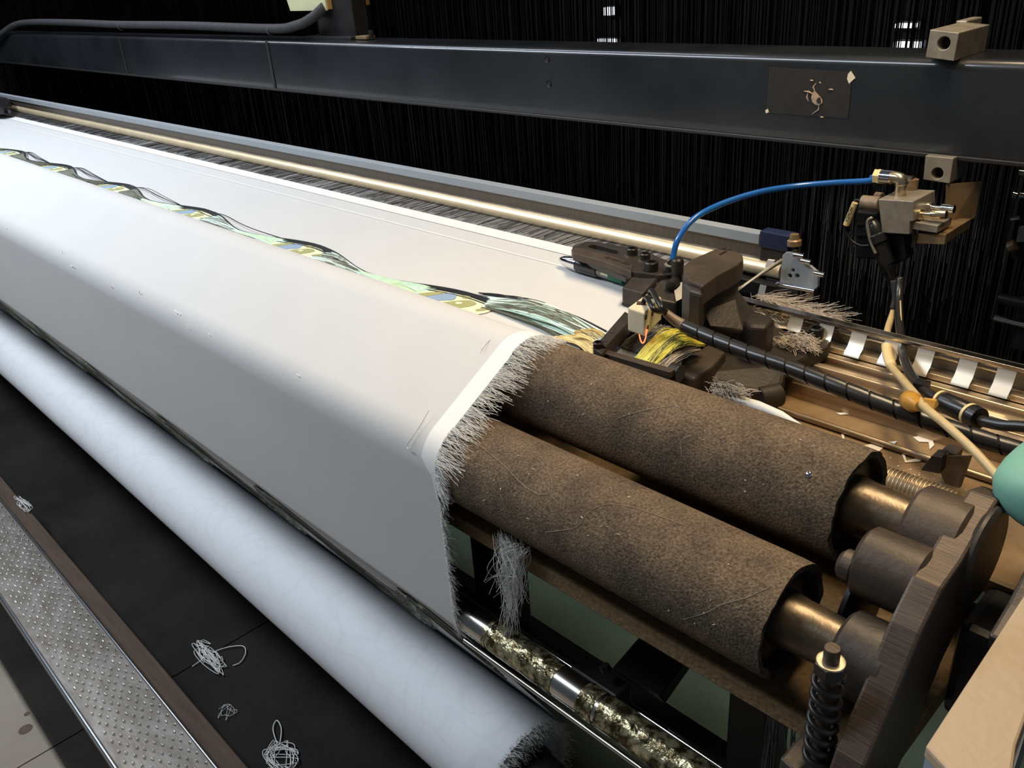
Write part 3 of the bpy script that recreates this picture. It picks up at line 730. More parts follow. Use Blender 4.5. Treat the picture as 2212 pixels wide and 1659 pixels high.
# the last float bundle rising from the first motif to the cutter bar
def bundle(name, material, starts, ends, n, r, sag, parent, spread=.006, kind='stuff'):
    m = MB()
    for _ in range(n):
        f = random.random(); g = min(1, max(0, f + rnd(-.12, .12)))
        a = V(starts[0]).lerp(V(starts[1]), f) + V((rnd(-1, 1), rnd(-1, 1), 0)) * spread * .4; b = V(ends[0]).lerp(V(ends[1]), g) + V((rnd(-1, 1) * 3, rnd(-1, 1), rnd(-1, 1))) * spread * .35
        pts = []
        for i in range(7):
            u = i / 6; p = a.lerp(b, u); p.z += sag * math.sin(math.pi * u) * rnd(.75, 1.2); p.y += .010 * math.sin(math.pi * u) * (1 - f); pts.append(p)
        m.tube(smooth_pts(pts, 3), r, 3, caps=False)
    return m.build(name, material, parent, kind=kind)
ct = thing('cut_bundle', (-0.7692, 0.8134, 1.1200), 'green thread bundle arching from the first motif to the cutter bar', 'thread')
bundle('black_strands', 'thread_black', [(-1.0150, 0.8565, 1.1100), (-0.9835, 0.8585, 1.1100)], [(-0.7259, 0.8430, 1.1210), (-0.7226, 0.8312, 1.1210)], 18, .0006, .010, ct, .004)
bundle('green_strands', 'thread_green', [(-0.9847, 0.8576, 1.1100), (-0.9564, 0.8234, 1.1100)], [(-0.7206, 0.8328, 1.1210), (-0.7117, 0.8029, 1.1200)], 230, .0011, .010, ct)
bundle('dark_strands', 'thread_olive', [(-0.9738, 0.8496, 1.1110), (-0.9486, 0.8115, 1.1110)], [(-0.7176, 0.8293, 1.1230), (-0.7087, 0.7995, 1.1220)], 18, .0006, .013, ct)
bundle('green_strands', 'thread_green', [(-0.9524, 0.8246, 1.1090), (-0.9424, 0.8223, 1.1090)], [(-0.7308, 0.7995, 1.1160), (-0.7080, 0.7976, 1.1160)], 34, .0006, .003, ct)
bundle('dark_strands', 'thread_olive', [(-0.9594, 0.8163, 1.1100), (-0.9416, 0.8197, 1.1100)], [(-0.7834, 0.7994, 1.1140), (-0.7226, 0.7999, 1.1160)], 16, .0006, .003, ct)
bundle('straw_strands', 'thread_straw', [(-0.7862, 0.7927, 1.1120), (-0.7592, 0.7974, 1.1140)], [(-0.7091, 0.8018, 1.1190), (-0.7034, 0.7855, 1.1120)], 110, .0008, .004, ct)
bundle('straw_strands', 'thread_straw', [(-0.7502, 0.8074, 1.1270), (-0.7466, 0.7983, 1.1220)], [(-0.7174, 0.8271, 1.1210), (-0.7091, 0.8018, 1.1190)], 60, .0008, .003, ct)

# black thread ribbons showing between the hem and the roll
m = MB(); m2 = MB()
def webpt(u, lift=.003):
    y = pa[0] + (pb[0] - pa[0]) * u; z = pa[1] + (pb[1] - pa[1]) * u
    nn = V((0, pa[1] - pb[1], pb[0] - pa[0])).normalized()
    return y - nn.y * lift * .9, z - nn.z * lift * .9
for k in range(46):
    amp = rnd(.55, 1.0); ph = rnd(-.02, .02); pts = []; x = -4.3
    while x < -0.735:
        u_ = ((x + .85 + ph) / (PER * .913)) % 1.0
        u = .02 + .80 * amp * (math.sin(math.pi * u_) ** 1.2)
        y, z = webpt(u, .003 + .003 * rnd(0, 1)); pts.append((x, y, z)); x += .03
    (m if k % 9 else m2).tube(pts, rnd(.0008, .0016), 3, caps=False)
rt = thing('reverse_floats', (-2.6, .60, .65), 'dark float threads on the back of the cloth between its hem and the roll', 'thread')
m.build('dark_floats', 'thread_olive', rt, kind='stuff'); m2.build('pale_floats', 'thread_green', rt, kind='stuff')

# ------------------------------------------------------------------ helpers for machine parts
def holed(name, outer, holes, vec, material, parent, bevel=0.0):
    """flat polygon with real holes, given thickness vec"""
    bm = bmesh.new(); loops = []
    for lp in [outer] + holes:
        vv = [bm.verts.new(p) for p in lp]; loops += [bm.edges.new((vv[i], vv[(i + 1) % len(vv)])) for i in range(len(vv))]
    bmesh.ops.triangle_fill(bm, edges=loops, use_beauty=True, use_dissolve=False)
    r = bmesh.ops.extrude_face_region(bm, geom=bm.faces[:])
    bmesh.ops.translate(bm, verts=[g for g in r['geom'] if isinstance(g, bmesh.types.BMVert)], vec=vec)
    bmesh.ops.recalc_face_normals(bm, faces=bm.faces[:])
    me = bpy.data.meshes.new(name); bm.to_mesh(me); bm.free()
    me.materials.append(MATS[material]); o = bpy.data.objects.new(name, me); col.objects.link(o)
    if parent: o.parent = parent; o.matrix_parent_inverse = parent.matrix_world.inverted()
    if bevel:
        b = o.modifiers.new('bevel', 'BEVEL'); b.width = bevel; b.segments = 2; b.limit_method = 'ANGLE'; b.angle_limit = math.radians(60)
    return o
def circle(c, r, u, v, n=20):
    c = V(c); return [c + V(u) * r * math.cos(2 * math.pi * i / n) + V(v) * r * math.sin(2 * math.pi * i / n) for i in range(n)]
UX, UY, UZ = V((1, 0, 0)), V((0, 1, 0)), V((0, 0, 1))
def socket_bolt(name, base, r, h, parent, material='bolt', up=(0, 0, 1)):
    base = V(base); u = V(up).normalized()
    o = MB().lathe(base, base + u, [(0, r), (h - .0015, r), (h, r - .0012), (h, r * .62), (h - .006, r * .58)], 28).build(name, material, parent, smooth=35)
    MB().lathe(base + u * (h - .0065), base + u * h, [(0, .0004), (0.0004, r * .57)], 6).build('socket', 'stain', o)
    return o
def washer(base, r, parent, material='nickel'):
    return MB().lathe(base, V(base) + UZ, [(-.0002, r * .55), (-.0002, r), (.0012, r), (.0012, r * .55)], 28, caps=False).build('washer', material, parent, smooth=35)

# ------------------------------------------------------------------ temple holding the cloth edge
t = thing('temple', (-0.8748, 1.0421, 1.1100), 'dark cast temple arm with a chrome nose on the cloth edge', 'temple')
ZT = 1.150
holed('arm_plate', [(-0.9402, 1.0098, 1.1500), (-0.9539, 1.0214, 1.1500), (-0.9622, 1.0340, 1.1500), (-0.9614, 1.0438, 1.1500), (-0.9634, 1.0674, 1.1500), (-0.9544, 1.0765, 1.1500), (-0.8846, 1.0861, 1.1500), (-0.8371, 1.0826, 1.1500), (-0.7785, 1.0636, 1.1500), (-0.7416, 1.0207, 1.1500), (-0.7573, 1.0046, 1.1500), (-0.8024, 0.9937, 1.1500), (-0.8736, 1.0065, 1.1500)],
      [[(-0.9405, 1.0486, 1.1500), (-0.9446, 1.0581, 1.1500), (-0.9414, 1.0664, 1.1500), (-0.8876, 1.0631, 1.1500), (-0.8776, 1.0581, 1.1500), (-0.8727, 1.0498, 1.1500), (-0.8777, 1.0464, 1.1500), (-0.9247, 1.0471, 1.1500)]], (0, 0, -.013), 'cast_iron', t, bevel=.0015)
MB().prism([(-0.9371, 1.0065, 1.1515), (-0.9524, 1.0199, 1.1515), (-0.9570, 1.0319, 1.1515), (-0.9375, 1.0359, 1.1515), (-0.8657, 1.0319, 1.1515), (-0.8164, 1.0158, 1.1515), (-0.7997, 0.9904, 1.1515), (-0.8707, 1.0032, 1.1515)], (0, 0, -.012)).build('arm_ridge', 'cast_dust', t, bevel=.002)
MB().prism([(-0.9666, 1.0752, 1.1365), (-0.9741, 1.0986, 1.1365), (-0.8991, 1.0901, 1.1365), (-0.8945, 1.0724, 1.1365)], (0, 0, -.002)).build('slot_floor', 'stain', t)
text_mesh('raised_letters', 'FIJNCZ NED', .0105, (-0.8778, 1.0161, 1.1520), (1, -.13, 0), (0, 1, 0), 'cast_dust', t, .0004)
# the temple cylinder under the arm
na = V((-0.9923, 1.0322, 1.1225)); nb = V((-0.8391, 1.0250, 1.1225)); L_ = (nb - na).length
MB().lathe(na, nb, [(0, .0015), (.003, .005), (.012, .0085), (.028, .0112), (.040, .0122), (.046, .0122)], 32).build('chrome_nose', 'chrome', t, smooth=50)
MB().lathe(na, nb, [(.046, .0115), (.050, .0125), (L_ * .62, .0125), (L_ * .63, .010)], 24).build('ring_stack', 'black_plastic', t, smooth=40)
MB().lathe(na, nb, [(L_ * .63, .0105), (L_ * .80, .0105)], 24).build('clear_sleeve', 'clear_plastic', t, smooth=40)
MB().lathe(na, nb, [(L_ * .80, .0118), (L_ * .99, .0118)], 6).build('green_sleeve', 'green_plastic', t)
MB().prism([(-0.9618, 1.0421, 1.1105), (-0.9609, 1.0604, 1.1105), (-0.8540, 1.0551, 1.1105), (-0.8502, 1.0361, 1.1105)], (0, 0, -.0020)).build('trough', 'worn_chrome', t)
MB().prism([(-0.9609, 1.0307, 1.1380), (-0.9531, 1.0481, 1.1380), (-0.8239, 1.0228, 1.1380), (-0.8145, 0.9950, 1.1380)], (0, 0, -.010)).build('cover', 'black_plastic', t, bevel=.001)
MB().prism([(-0.7901, 0.9550, 1.1370), (-0.7500, 0.9548, 1.1370), (-0.7578, 0.9985, 1.1420), (-0.7629, 1.0144, 1.1460), (-0.8068, 0.9992, 1.1460), (-0.8013, 0.9889, 1.1410)], (0, 0, -.0275)).build('clamp_block', 'cast_iron', t, bevel=.003)
MB().prism([(-0.7905, 0.9550, 1.1120), (-0.7519, 0.9527, 1.1120), (-0.7566, 0.9632, 1.1120), (-0.7937, 0.9623, 1.1120)], (0, 0, -.003)).build('clamp_foot', 'cast_iron', t)
MB().prism([(-0.7351, 0.9467, 1.1370), (-0.7573, 1.0048, 1.1410), (-0.7471, 1.0237, 1.1450), (-0.6966, 0.9669, 1.1300)], (0, 0, -.024)).build('neck', 'cast_iron', t, bevel=.003)
for i, p in enumerate(((-0.8492, 1.0543, 1.1500), (-0.8175, 1.0477, 1.1500), (-0.7799, 1.0146, 1.1500))):
    if i < 2: washer(p, (.0125, .0115)[i], t)
    socket_bolt('socket_bolt', V(p) + UZ * .0005, (.0092, .0085, .0108)[i], (.0125, .0115, .014)[i], t)
# far end temple at the other cloth edge
t2 = thing('temple', (-4.5989, 1.1232, 1.1200), 'small dark temple at the far left end of the cloth', 'temple')
MB().lathe((-4.3770, 1.1090, 1.1250), (-4.8773, 1.1395, 1.1250), [(0, .006), (.01, .016), (.06, .02), (.25, .02)], 16).build('nose', 'black_steel', t2, smooth=50)
MB().prism([(-4.6062, 1.1814, 1.1600), (-4.8896, 1.2329, 1.1600), (-5.2075, 1.1942, 1.1600), (-4.4973, 1.0124, 1.1600), (-4.3443, 1.0745, 1.1600)], (0, 0, -.03)).build('arm_plate', 'black_steel', t2, bevel=.004)

# ------------------------------------------------------------------ cast bracket that carries the temple
t = thing('temple_bracket', (-0.5931, 1.0269, 1.0700), 'large dark cast gooseneck bracket bolted behind the rear roller', 'bracket')
holed('head', [(-0.6871, 0.9696, 1.1900), (-0.6938, 0.9947, 1.1900), (-0.6922, 1.0578, 1.1900), (-0.6640, 1.0636, 1.1900), (-0.6461, 1.0550, 1.1900), (-0.6327, 1.0364, 1.1900), (-0.6271, 1.0110, 1.1900), (-0.6243, 0.9568, 1.1900), (-0.6168, 0.9134, 1.1900), (-0.6440, 0.9204, 1.1900), (-0.6653, 0.9372, 1.1900)],
      [[(-0.6749, 1.0380, 1.1900), (-0.6751, 1.0587, 1.1900), (-0.6711, 1.0562, 1.1900), (-0.6709, 1.0356, 1.1900)]], (0, 0, -.030), 'cast_dust', t, bevel=.005)
MB().prism([(-0.6806, 0.9565, 1.1840), (-0.6826, 0.9792, 1.1840), (-0.6384, 0.9582, 1.1840), (-0.6109, 0.9031, 1.1840), (-0.6316, 0.9053, 1.1840), (-0.6537, 0.9203, 1.1840)], (0, 0, -.062)).build('front_wall', 'cast_iron', t, bevel=.006, seg=3)
ringA = [(-0.6281, 0.9241, 1.1750), (-0.6409, 0.9963, 1.1750), (-0.6491, 1.0637, 1.1750), (-0.6389, 1.0462, 1.1650)]
ringB = [(-0.6387, 0.9433, 1.1420), (-0.6544, 1.0214, 1.1420), (-0.6477, 1.0450, 1.1420), (-0.6262, 1.0140, 1.1420)]
ringC = [(-0.6324, 0.9538, 1.1120), (-0.6490, 1.0373, 1.1120), (-0.6284, 1.0569, 1.1120), (-0.5858, 0.9723, 1.1120)]
ringD = [(-0.6155, 0.9656, 1.0750), (-0.6402, 1.0517, 1.0750), (-0.5997, 1.0777, 1.0750), (-0.5568, 0.9910, 1.0750)]
MB().loft([ringA, ringB, ringC, ringD]).build('riser', 'cast_iron', t, smooth=30, bevel=.004)
MB().prism([(-0.5861, 0.9663, 1.1320), (-0.5915, 0.9958, 1.1320), (-0.5679, 1.0048, 1.1320), (-0.5529, 0.9951, 1.1320), (-0.5471, 0.9631, 1.1320), (-0.5661, 0.9528, 1.1320)], (0, 0, -.05)).build('lug', 'cast_iron', t, bevel=.006, seg=3)
MB().prism([(-0.6164, 0.9807, 1.0780), (-0.6099, 1.0789, 1.0780), (-0.5594, 1.0992, 1.0780), (-0.5154, 1.0902, 1.0780), (-0.5063, 1.0647, 1.0780), (-0.5223, 0.9683, 1.0780)], (0, 0, -.022)).build('base_flange', 'cast_iron', t, bevel=.004)
MB().prism([(-0.6151, 0.8485, 1.0920), (-0.6213, 0.8841, 1.0920), (-0.6264, 0.9462, 1.0920), (-0.5941, 0.9432, 1.0920), (-0.5805, 0.8898, 1.0920), (-0.5772, 0.8430, 1.0920)], (0, 0, -.040)).build('side_block', 'cast_dust', t, bevel=.004)
MB().prism([(-0.6052, 0.8834, 1.0760), (-0.6128, 0.9729, 1.0760), (-0.5240, 0.9834, 1.0760), (-0.5116, 0.9498, 1.0620), (-0.5182, 0.9169, 1.0620), (-0.5527, 0.8934, 1.0660)], (0, 0, -.034)).build('lower_wall', 'cast_iron', t, bevel=.004)
MB().cyl((-0.5232, 0.9151, 1.0500), (-0.5095, 0.9431, 1.0500), .016, n=24).build('pivot_boss', 'cast_iron', t, smooth=40, bevel=.002)
MB().lathe((-0.7287, 1.0116, 1.1450), V((-0.7287, 1.0116, 1.1450)) + UZ, [(0, .0095), (.030, .0095), (.034, .0080), (.0355, .004)], 24).build('rounded_boss', 'bolt', t, smooth=50)
MB().lathe((-0.7211, 0.9828, 1.1450), (-0.7255, 0.9991, 1.1450), [(0, .004), (.002, .008), (.010, .009), (.02, .009)], 20).build('pin', 'bolt', t, smooth=50)
bp_ = V((-0.5351, 1.0815, 1.0780)); washer(bp_, .014, t); socket_bolt('socket_bolt', bp_ + UZ * .001, .0108, .015, t)
washer((-0.7471, 1.0232, 1.1630), .012, t, 'aluminium')
MB().cyl((-0.7824, 1.0717, 1.1400), (-0.7471, 1.0232, 1.1630), .0085, n=20).build('air_nipple', 'bolt', t, smooth=40)

# ------------------------------------------------------------------ hot-wire cutter
t = thing('ceramic_cutter', (-0.6860, 0.8774, 1.1300), 'chipped ivory ceramic cutter block with a glowing wire loop', 'cutter')
ZC = 1.165
cA, cB, cC, cD = V((-0.6889, 0.8439, 1.1650)), V((-0.7012, 0.9040, 1.1650)), V((-0.6754, 0.9027, 1.1650)), V((-0.6577, 0.8422, 1.1650))
MB().prism([cA, cB, cC, cD], (0, 0, -.035)).build('ceramic_body', 'ceramic', t, bevel=.003, seg=3)
for u, v in ((.06, .22), (.42, .33), (.75, .42), (.16, .70)):
    c = cD.lerp(cC, u) + V((0, 0, -.035 * v)); nn = (cC - cD).cross(UZ).normalized()
    if nn.x < 0: nn = -nn
    MB().cyl(c - nn * .001, c + nn * .0006, .0032, n=14).build('wire_hole', 'ceramic_hole', t)
for a, b in (((.30, .22), (.40, .62)), ((.72, .30), (.84, .72))):
    f = lambda u, v: (cA.lerp(cB, u)).lerp(cD.lerp(cC, u), v) + UZ * .0006
    MB().tube([f(*a), f((a[0] + b[0]) / 2, (a[1] + b[1]) / 2), f(*b)], .0036, 8).build('top_slot', 'ceramic_hole', t, smooth=180)
MB().tube(smooth_pts([(-0.6709, 0.8450, 1.1366), (-0.6685, 0.8450, 1.1263), (-0.6661, 0.8450, 1.1201), (-0.6630, 0.8450, 1.1189), (-0.6598, 0.8450, 1.1238), (-0.6575, 0.8450, 1.1333), (-0.6560, 0.8450, 1.1405)], 5), .0009, 6).build('hot_wire', 'glow_wire', t, smooth=180)
MB().tube(smooth_pts([f(.80, .40), V(f(.80, .55)) + UZ * .010, (-0.6420, 0.8565, 1.1720), (-0.6441, 0.8715, 1.1600)], 6), .0038, 10).build('lead', 'black_plastic', t, smooth=180)
MB().tube(smooth_pts([f(.36, .50), V(f(.38, .70)) + UZ * .010, (-0.6398, 0.8377, 1.1760), (-0.6431, 0.8682, 1.1600)], 6), .0036, 10).build('lead', 'black_plastic', t, smooth=180)
t = thing('cutter_frame', (-0.7062, 0.8097, 1.1100), 'dark flat bar frame under the ceramic cutter with drilled holes', 'frame')
fb = [(-0.6944, 0.7871, 1.1310), (-0.6788, 0.7858, 1.1310), (-0.7136, 0.8874, 1.1310), (-0.7363, 0.8967, 1.1310)]
MB().prism(fb, (0, 0, -.020)).build('flat_bar', 'cast_iron', t, bevel=.0012)
for p in ((-0.7028, 0.8268, 1.1312), (-0.6912, 0.7985, 1.1312)):
    MB().cyl(p, V(p) + UZ * .0005, .0038, n=16).build('drilled_hole', 'stain', t)
MB().prism([(-0.6939, 0.7779, 1.1270), (-0.6998, 0.7942, 1.1270), (-0.6807, 0.7917, 1.1270), (-0.6732, 0.7717, 1.1270)], (0, 0, -.018)).build('end_block', 'cast_iron', t, bevel=.0012)
socket_bolt('socket_bolt', (-0.6904, 0.7843, 1.1270), .0068, .008, t)
MB().prism([(-0.6829, 0.7829, 1.1215), (-0.6813, 0.7952, 1.1215), (-0.5775, 0.8024, 1.1215), (-0.5783, 0.7900, 1.1215)], (0, 0, -.009)).build('square_rod', 'machined', t, bevel=.0008)
MB().cyl((-0.5900, 0.8089, 1.1120), (-0.5757, 0.8099, 1.1120), .012, n=20).build('rod_collar', 'bolt', t, smooth=40, bevel=.001)
# grey board and yellow waste bundle under the cutter
tag(MB().prism([(-0.7084, 0.8297, 1.1000), (-0.7227, 0.9277, 1.1000), (-0.6651, 0.9559, 1.1000), (-0.6045, 0.8501, 1.1000), (-0.6284, 0.8316, 1.1000)], (0, 0, -.004)).build('waste_tray', 'reed_cap'), 'grey tray below the cutter holding yellow waste threads', 'tray')
t = thing('yellow_bundle', (-0.6408, 0.8736, 1.1050), 'bright yellow waste thread bundle below the ceramic cutter', 'thread')
bundle('yellow_strands', 'thread_yellow', [(-0.6560, 0.8271, 1.1060), (-0.6267, 0.8242, 1.1060)], [(-0.6455, 0.9060, 1.1180), (-0.6150, 0.9044, 1.1100)], 420, .0010, .012, t, .012)
bundle('grey_strands', 'lint', [(-0.6323, 0.8217, 1.1060), (-0.6088, 0.8256, 1.1040)], [(-0.6263, 0.9012, 1.1060), (-0.6101, 0.8943, 1.1060)], 60, .0006, .006, t, .010)
bundle('dark_strands', 'thread_olive', [(-0.6476, 0.8265, 1.1100), (-0.6111, 0.8186, 1.1100)], [(-0.6394, 0.8973, 1.1240), (-0.6102, 0.8951, 1.1160)], 7, .0005, .014, t, .014)
t = thing('grey_warp_ends', (-0.6823, 0.8811, 1.1050), 'grey and black trimmed warp ends beside the glowing wire', 'thread')
bundle('grey_strands', 'lint', [(-0.7085, 0.8469, 1.1030), (-0.6661, 0.8501, 1.1030)], [(-0.6998, 0.9251, 1.1060), (-0.6594, 0.9344, 1.1060)], 120, .0007, .003, t, .010)
bundle('dark_strands', 'thread_olive', [(-0.7071, 0.8452, 1.1040), (-0.6654, 0.8441, 1.1040)], [(-0.6983, 0.9233, 1.1070), (-0.6581, 0.9325, 1.1070)], 60, .0007, .003, t, .010)

# ------------------------------------------------------------------ spiral wrapped cable from the cutter to the right
t = thing('spiral_cable', (-0.3863, 0.8970, 1.1100), 'black spiral wrapped cable running from the cutter to the right edge', 'cable')
cp = smooth_pts([(-0.6431, 0.8682, 1.1600), (-0.6294, 0.8703, 1.1520), (-0.6131, 0.8727, 1.1460), (-0.5683, 0.8686, 1.1420), (-0.5097, 0.8618, 1.1400), (-0.4581, 0.8603, 1.1380), (-0.3967, 0.8563, 1.1340), (-0.3417, 0.8568, 1.1280), (-0.2923, 0.8619, 1.1220), (-0.2464, 0.8692, 1.1160), (-0.1981, 0.8764, 1.1120), (-0.1505, 0.8853, 1.1080)], 12)
k0 = 22
MB().tube(cp[:k0 + 3], lambda u: .0058 + .0025 * u, 12).build('tan_sheath', 'tan_sheath', t, smooth=180)
MB().tube(cp[k0:], .0082, 14).build('cable_core', 'stain', t, smooth=180)
# the wrap: a flat band wound as a helix, leaving narrow dark gaps
cum = [0]
for i in range(1, len(cp)): cum.append(cum[-1] + (cp[i] - cp[i - 1]).length)
def at_len(s):
    for i in range(1, len(cp)):
        if cum[i] >= s:
            f_ = (s - cum[i - 1]) / max(1e-9, cum[i] - cum[i - 1]); return cp[i - 1].lerp(cp[i], f_), (cp[i] - cp[i - 1]).normalized()
    return cp[-1], (cp[-1] - cp[-2]).normalized()
s0 = cum[k0]; pitch = .0265; rowsA = []; rowsB = []
N_ = int((cum[-1] - s0 - pitch) / pitch * 20)
ra = []; rb = []; rc = []
for i in range(N_):
    q = 2 * math.pi * i / 20; s = s0 + pitch * i / 20
    for off, lst, rr_ in ((0, ra, .0098), (pitch * .45, rc, .0101), (pitch * .90, rb, .0098)):
        p, d = at_len(s + off); u = (UZ - d * UZ.dot(d)).normalized(); w_ = d.cross(u)
        lst.append(p + (u * math.cos(q) + w_ * math.sin(q)) * rr_)
MB().grid([ra, rc, rb]).build('spiral_band', 'spiral_wrap', t, smooth=180)

# ------------------------------------------------------------------ valve block on the beam
def drilled_block(px, label, depth=.07, hole=(.5, .5), r=.0115, z0=0):
    a, b, c, d = [V(p) for p in px]
    t = thing('drilled_block', (a + c) / 2, label, 'block', 'drilled steel blocks on the beam')
    h = (a.lerp(b, hole[0])).lerp(d.lerp(c, hole[0]), hole[1])
    holed('block_body', [a, b, c, d], [circle(h, r, UX, UZ)], (0, depth, 0), 'aluminium', t, bevel=.001)
    MB().cyl(h + UY * .018, h + UY * .019, r * 1.02, n=20).build('bore', 'stain', t)
    return t
drilled_block(((-0.5464, 1.3620, 1.4634), (-0.5052, 1.3620, 1.4593), (-0.5068, 1.3620, 1.4214), (-0.5475, 1.3620, 1.4254)), 'drilled steel block clamped on the top edge of the beam', .115, (.55, .42), .0092)
drilled_block(((-0.5270, 1.3620, 1.2849), (-0.4854, 1.3620, 1.2850), (-0.4855, 1.3620, 1.2468), (-0.5252, 1.3620, 1.2483)), 'drilled steel block under the beam above the valve', .06, (.50, .66), .0088)
t = thing('clamp_screw', (-0.5198, 1.4400, 1.4571), 'grey clamp bar behind the upper drilled block', 'clamp')
MB().span(V((-0.5526, 1.4700, 1.4514)) - UZ * .0, V((-0.5359, 1.5300, 1.4536)) + V((0, 0, .012))).build('clamp_bar', 'aluminium', t, bevel=.002)
t = thing('valve_bracket', (-0.4677, 1.3100, 1.1743), 'bronze angle bracket holding the air valve under the beam', 'bracket')
MB().prism([(-0.4907, 1.3620, 1.2454), (-0.4587, 1.4000, 1.2455), (-0.4589, 1.4000, 1.1893), (-0.4807, 1.3620, 1.1673)], (.004, .006, 0)).build('upright', 'bronze_block', t, bevel=.001)
MB().prism([(-0.4947, 1.2850, 1.1876), (-0.4512, 1.2850, 1.1935), (-0.4538, 1.3850, 1.1923), (-0.4966, 1.3850, 1.1872)], (0, 0, -.016)).build('shelf', 'bronze_block', t, bevel=.001)
t = thing('air_valve', (-0.5295, 1.2900, 1.2052), 'grey metal air valve block with fittings under the beam', 'valve')
va, vb, vc, vd = (-0.5512, 1.2700, 1.2352), (-0.4983, 1.2700, 1.2391), (-0.4981, 1.2700, 1.1888), (-0.5393, 1.2700, 1.1869)
MB().prism([va, vb, (-0.4942, 1.2700, 1.2099), (-0.5001, 1.2700, 1.2082), vc, (-0.5391, 1.2700, 1.1848)], (0, .075, 0)).build('valve_body', 'aluminium', t, bevel=.0012)
MB().span((-0.5027, 1.2780, 1.2066), V((-0.4618, 1.2780, 1.1949)) + UY * .05).build('side_body', 'aluminium', t, bevel=.001)
# elbow fitting with nut
e0 = V((-0.5320, 1.3000, 1.2324)); e1 = e0 + UZ * .022
MB().cyl(e0 - UZ * .006, e1, .0085, n=20).build('elbow_stem', 'nickel', t, smooth=40)
MB().lathe(e0 - UZ * .002, e0 + UZ, [(0, .0115), (.004, .0115)], 6).build('stem_nut', 'nickel', t)
ex = V((-0.5708, 1.3000, 1.2501)) 
MB().tube(smooth_pts([e1 - UZ * .002, e1 + UZ * .006 + UX * -.002, e1 + UZ * .008 + UX * -.010, e1 + UZ * .0075 + UX * -.020], 5), .0092, 16).build('elbow', 'nickel', t, smooth=180)
MB().cyl(e1 + V((-.016, 0, .0075)), e1 + V((-.032, 0, .007)), .0102, n=24).build('collet', 'chrome', t, smooth=40)
MB().lathe(e1 + V((-.032, 0, .007)), e1 + V((-.050, 0, .0065)), [(0, .012), (.003, .012), (.004, .0112), (.0095, .0112), (.0095, .007)], 6).build('hex_nut', 'tag_yellow', t)
g0 = V((-0.5319, 1.3400, 1.2328)); MB().cyl(g0 - UZ * .01, g0 + UZ * .02, .009, n=16).build('rear_elbow', 'bronze_block', t, smooth=40)
MB().cyl(g0 + UZ * .016, g0 + UZ * .016 - UX * .045, .0088, n=16).build('rear_collet', 'bolt', t, smooth=40)
# plugs on the left, needle screws on the right
MB().cyl((-0.5547, 1.2850, 1.2242), (-0.5824, 1.2850, 1.2231), .0105, n=20).build('left_plug', 'tan_sheath', t, smooth=40, bevel=.001)
MB().cyl((-0.5671, 1.3200, 1.2216), (-0.5782, 1.3200, 1.2216), .010, n=20).build('left_plug', 'tan_sheath', t, smooth=40, bevel=.001)
MB().lathe((-0.5035, 1.2900, 1.2148), (-0.4574, 1.2900, 1.2204), [(0, .0095), (.012, .0095), (.012, .0042), (.026, .0042), (.026, .0068), (.046, .0068), (.047, .006)], 20).build('needle_screw', 'nickel', t, smooth=40)
MB().lathe((-0.4978, 1.3200, 1.2199), (-0.4576, 1.3200, 1.2215), [(0, .007), (.008, .007), (.008, .0032), (.022, .0032), (.022, .0062), (.040, .0062)], 20).build('needle_screw', 'chrome', t, smooth=40)
MB().box((-0.4945, 1.2850, 1.1762), (.006, .006, .02)).build('drain_stub', 'bolt', t)
# solenoid box behind and marker sleeve on its lead
t = thing('solenoid', (-0.5910, 1.3300, 1.1630), 'black plastic solenoid box hanging left of the air valve', 'solenoid')
MB().prism([(-0.6103, 1.3300, 1.1945), (-0.5760, 1.3300, 1.1958), (-0.5588, 1.3300, 1.1207), (-0.6042, 1.3300, 1.1152)], (0, .035, 0)).build('coil_case', 'black_plastic', t, bevel=.003)
for yy in (478, 504):
    pass
MB().prism([(-0.6074, 1.3290, 1.1745), (-0.5847, 1.3290, 1.1781), (-0.5843, 1.3290, 1.1751), (-0.6071, 1.3290, 1.1715)], (0, -.002, 0)).build('case_rib', 'black_plastic', t)
MB().prism([(-0.6069, 1.3290, 1.1568), (-0.5810, 1.3290, 1.1611), (-0.5806, 1.3290, 1.1573), (-0.6065, 1.3290, 1.1529)], (0, -.002, 0)).build('case_rib', 'black_plastic', t)
t = thing('marker_lead', (-0.6027, 1.3000, 1.1915), 'thin grey lead with a yellow printed marker sleeve', 'cable')
MB().tube(smooth_pts([(-0.5894, 1.3000, 1.2202), (-0.5984, 1.3000, 1.2204), (-0.6008, 1.2980, 1.2161), (-0.6035, 1.2950, 1.2001), (-0.6097, 1.2950, 1.1795), (-0.6068, 1.2950, 1.1678), (-0.5961, 1.2950, 1.1558), (-0.5817, 1.2950, 1.1507), (-0.5668, 1.2950, 1.1534)], 7), .0021, 8).build('lead', 'black_plastic', t, smooth=180)
ms0 = V((-0.5974, 1.2940, 1.2175)); ms1 = V((-0.6077, 1.2940, 1.1801))
MB().cyl(ms0, ms1, .0046, .0050, n=20).build('marker_sleeve', 'tag_yellow', t, smooth=40)
dd = (ms0 - ms1).normalized()
text_mesh('marker_text', 'V2MON', .0072, ms1 + dd * .007 + V((.0022, -.0052, .0)), dd, V((-1, 0, .35)), 'ink', t, .0002)
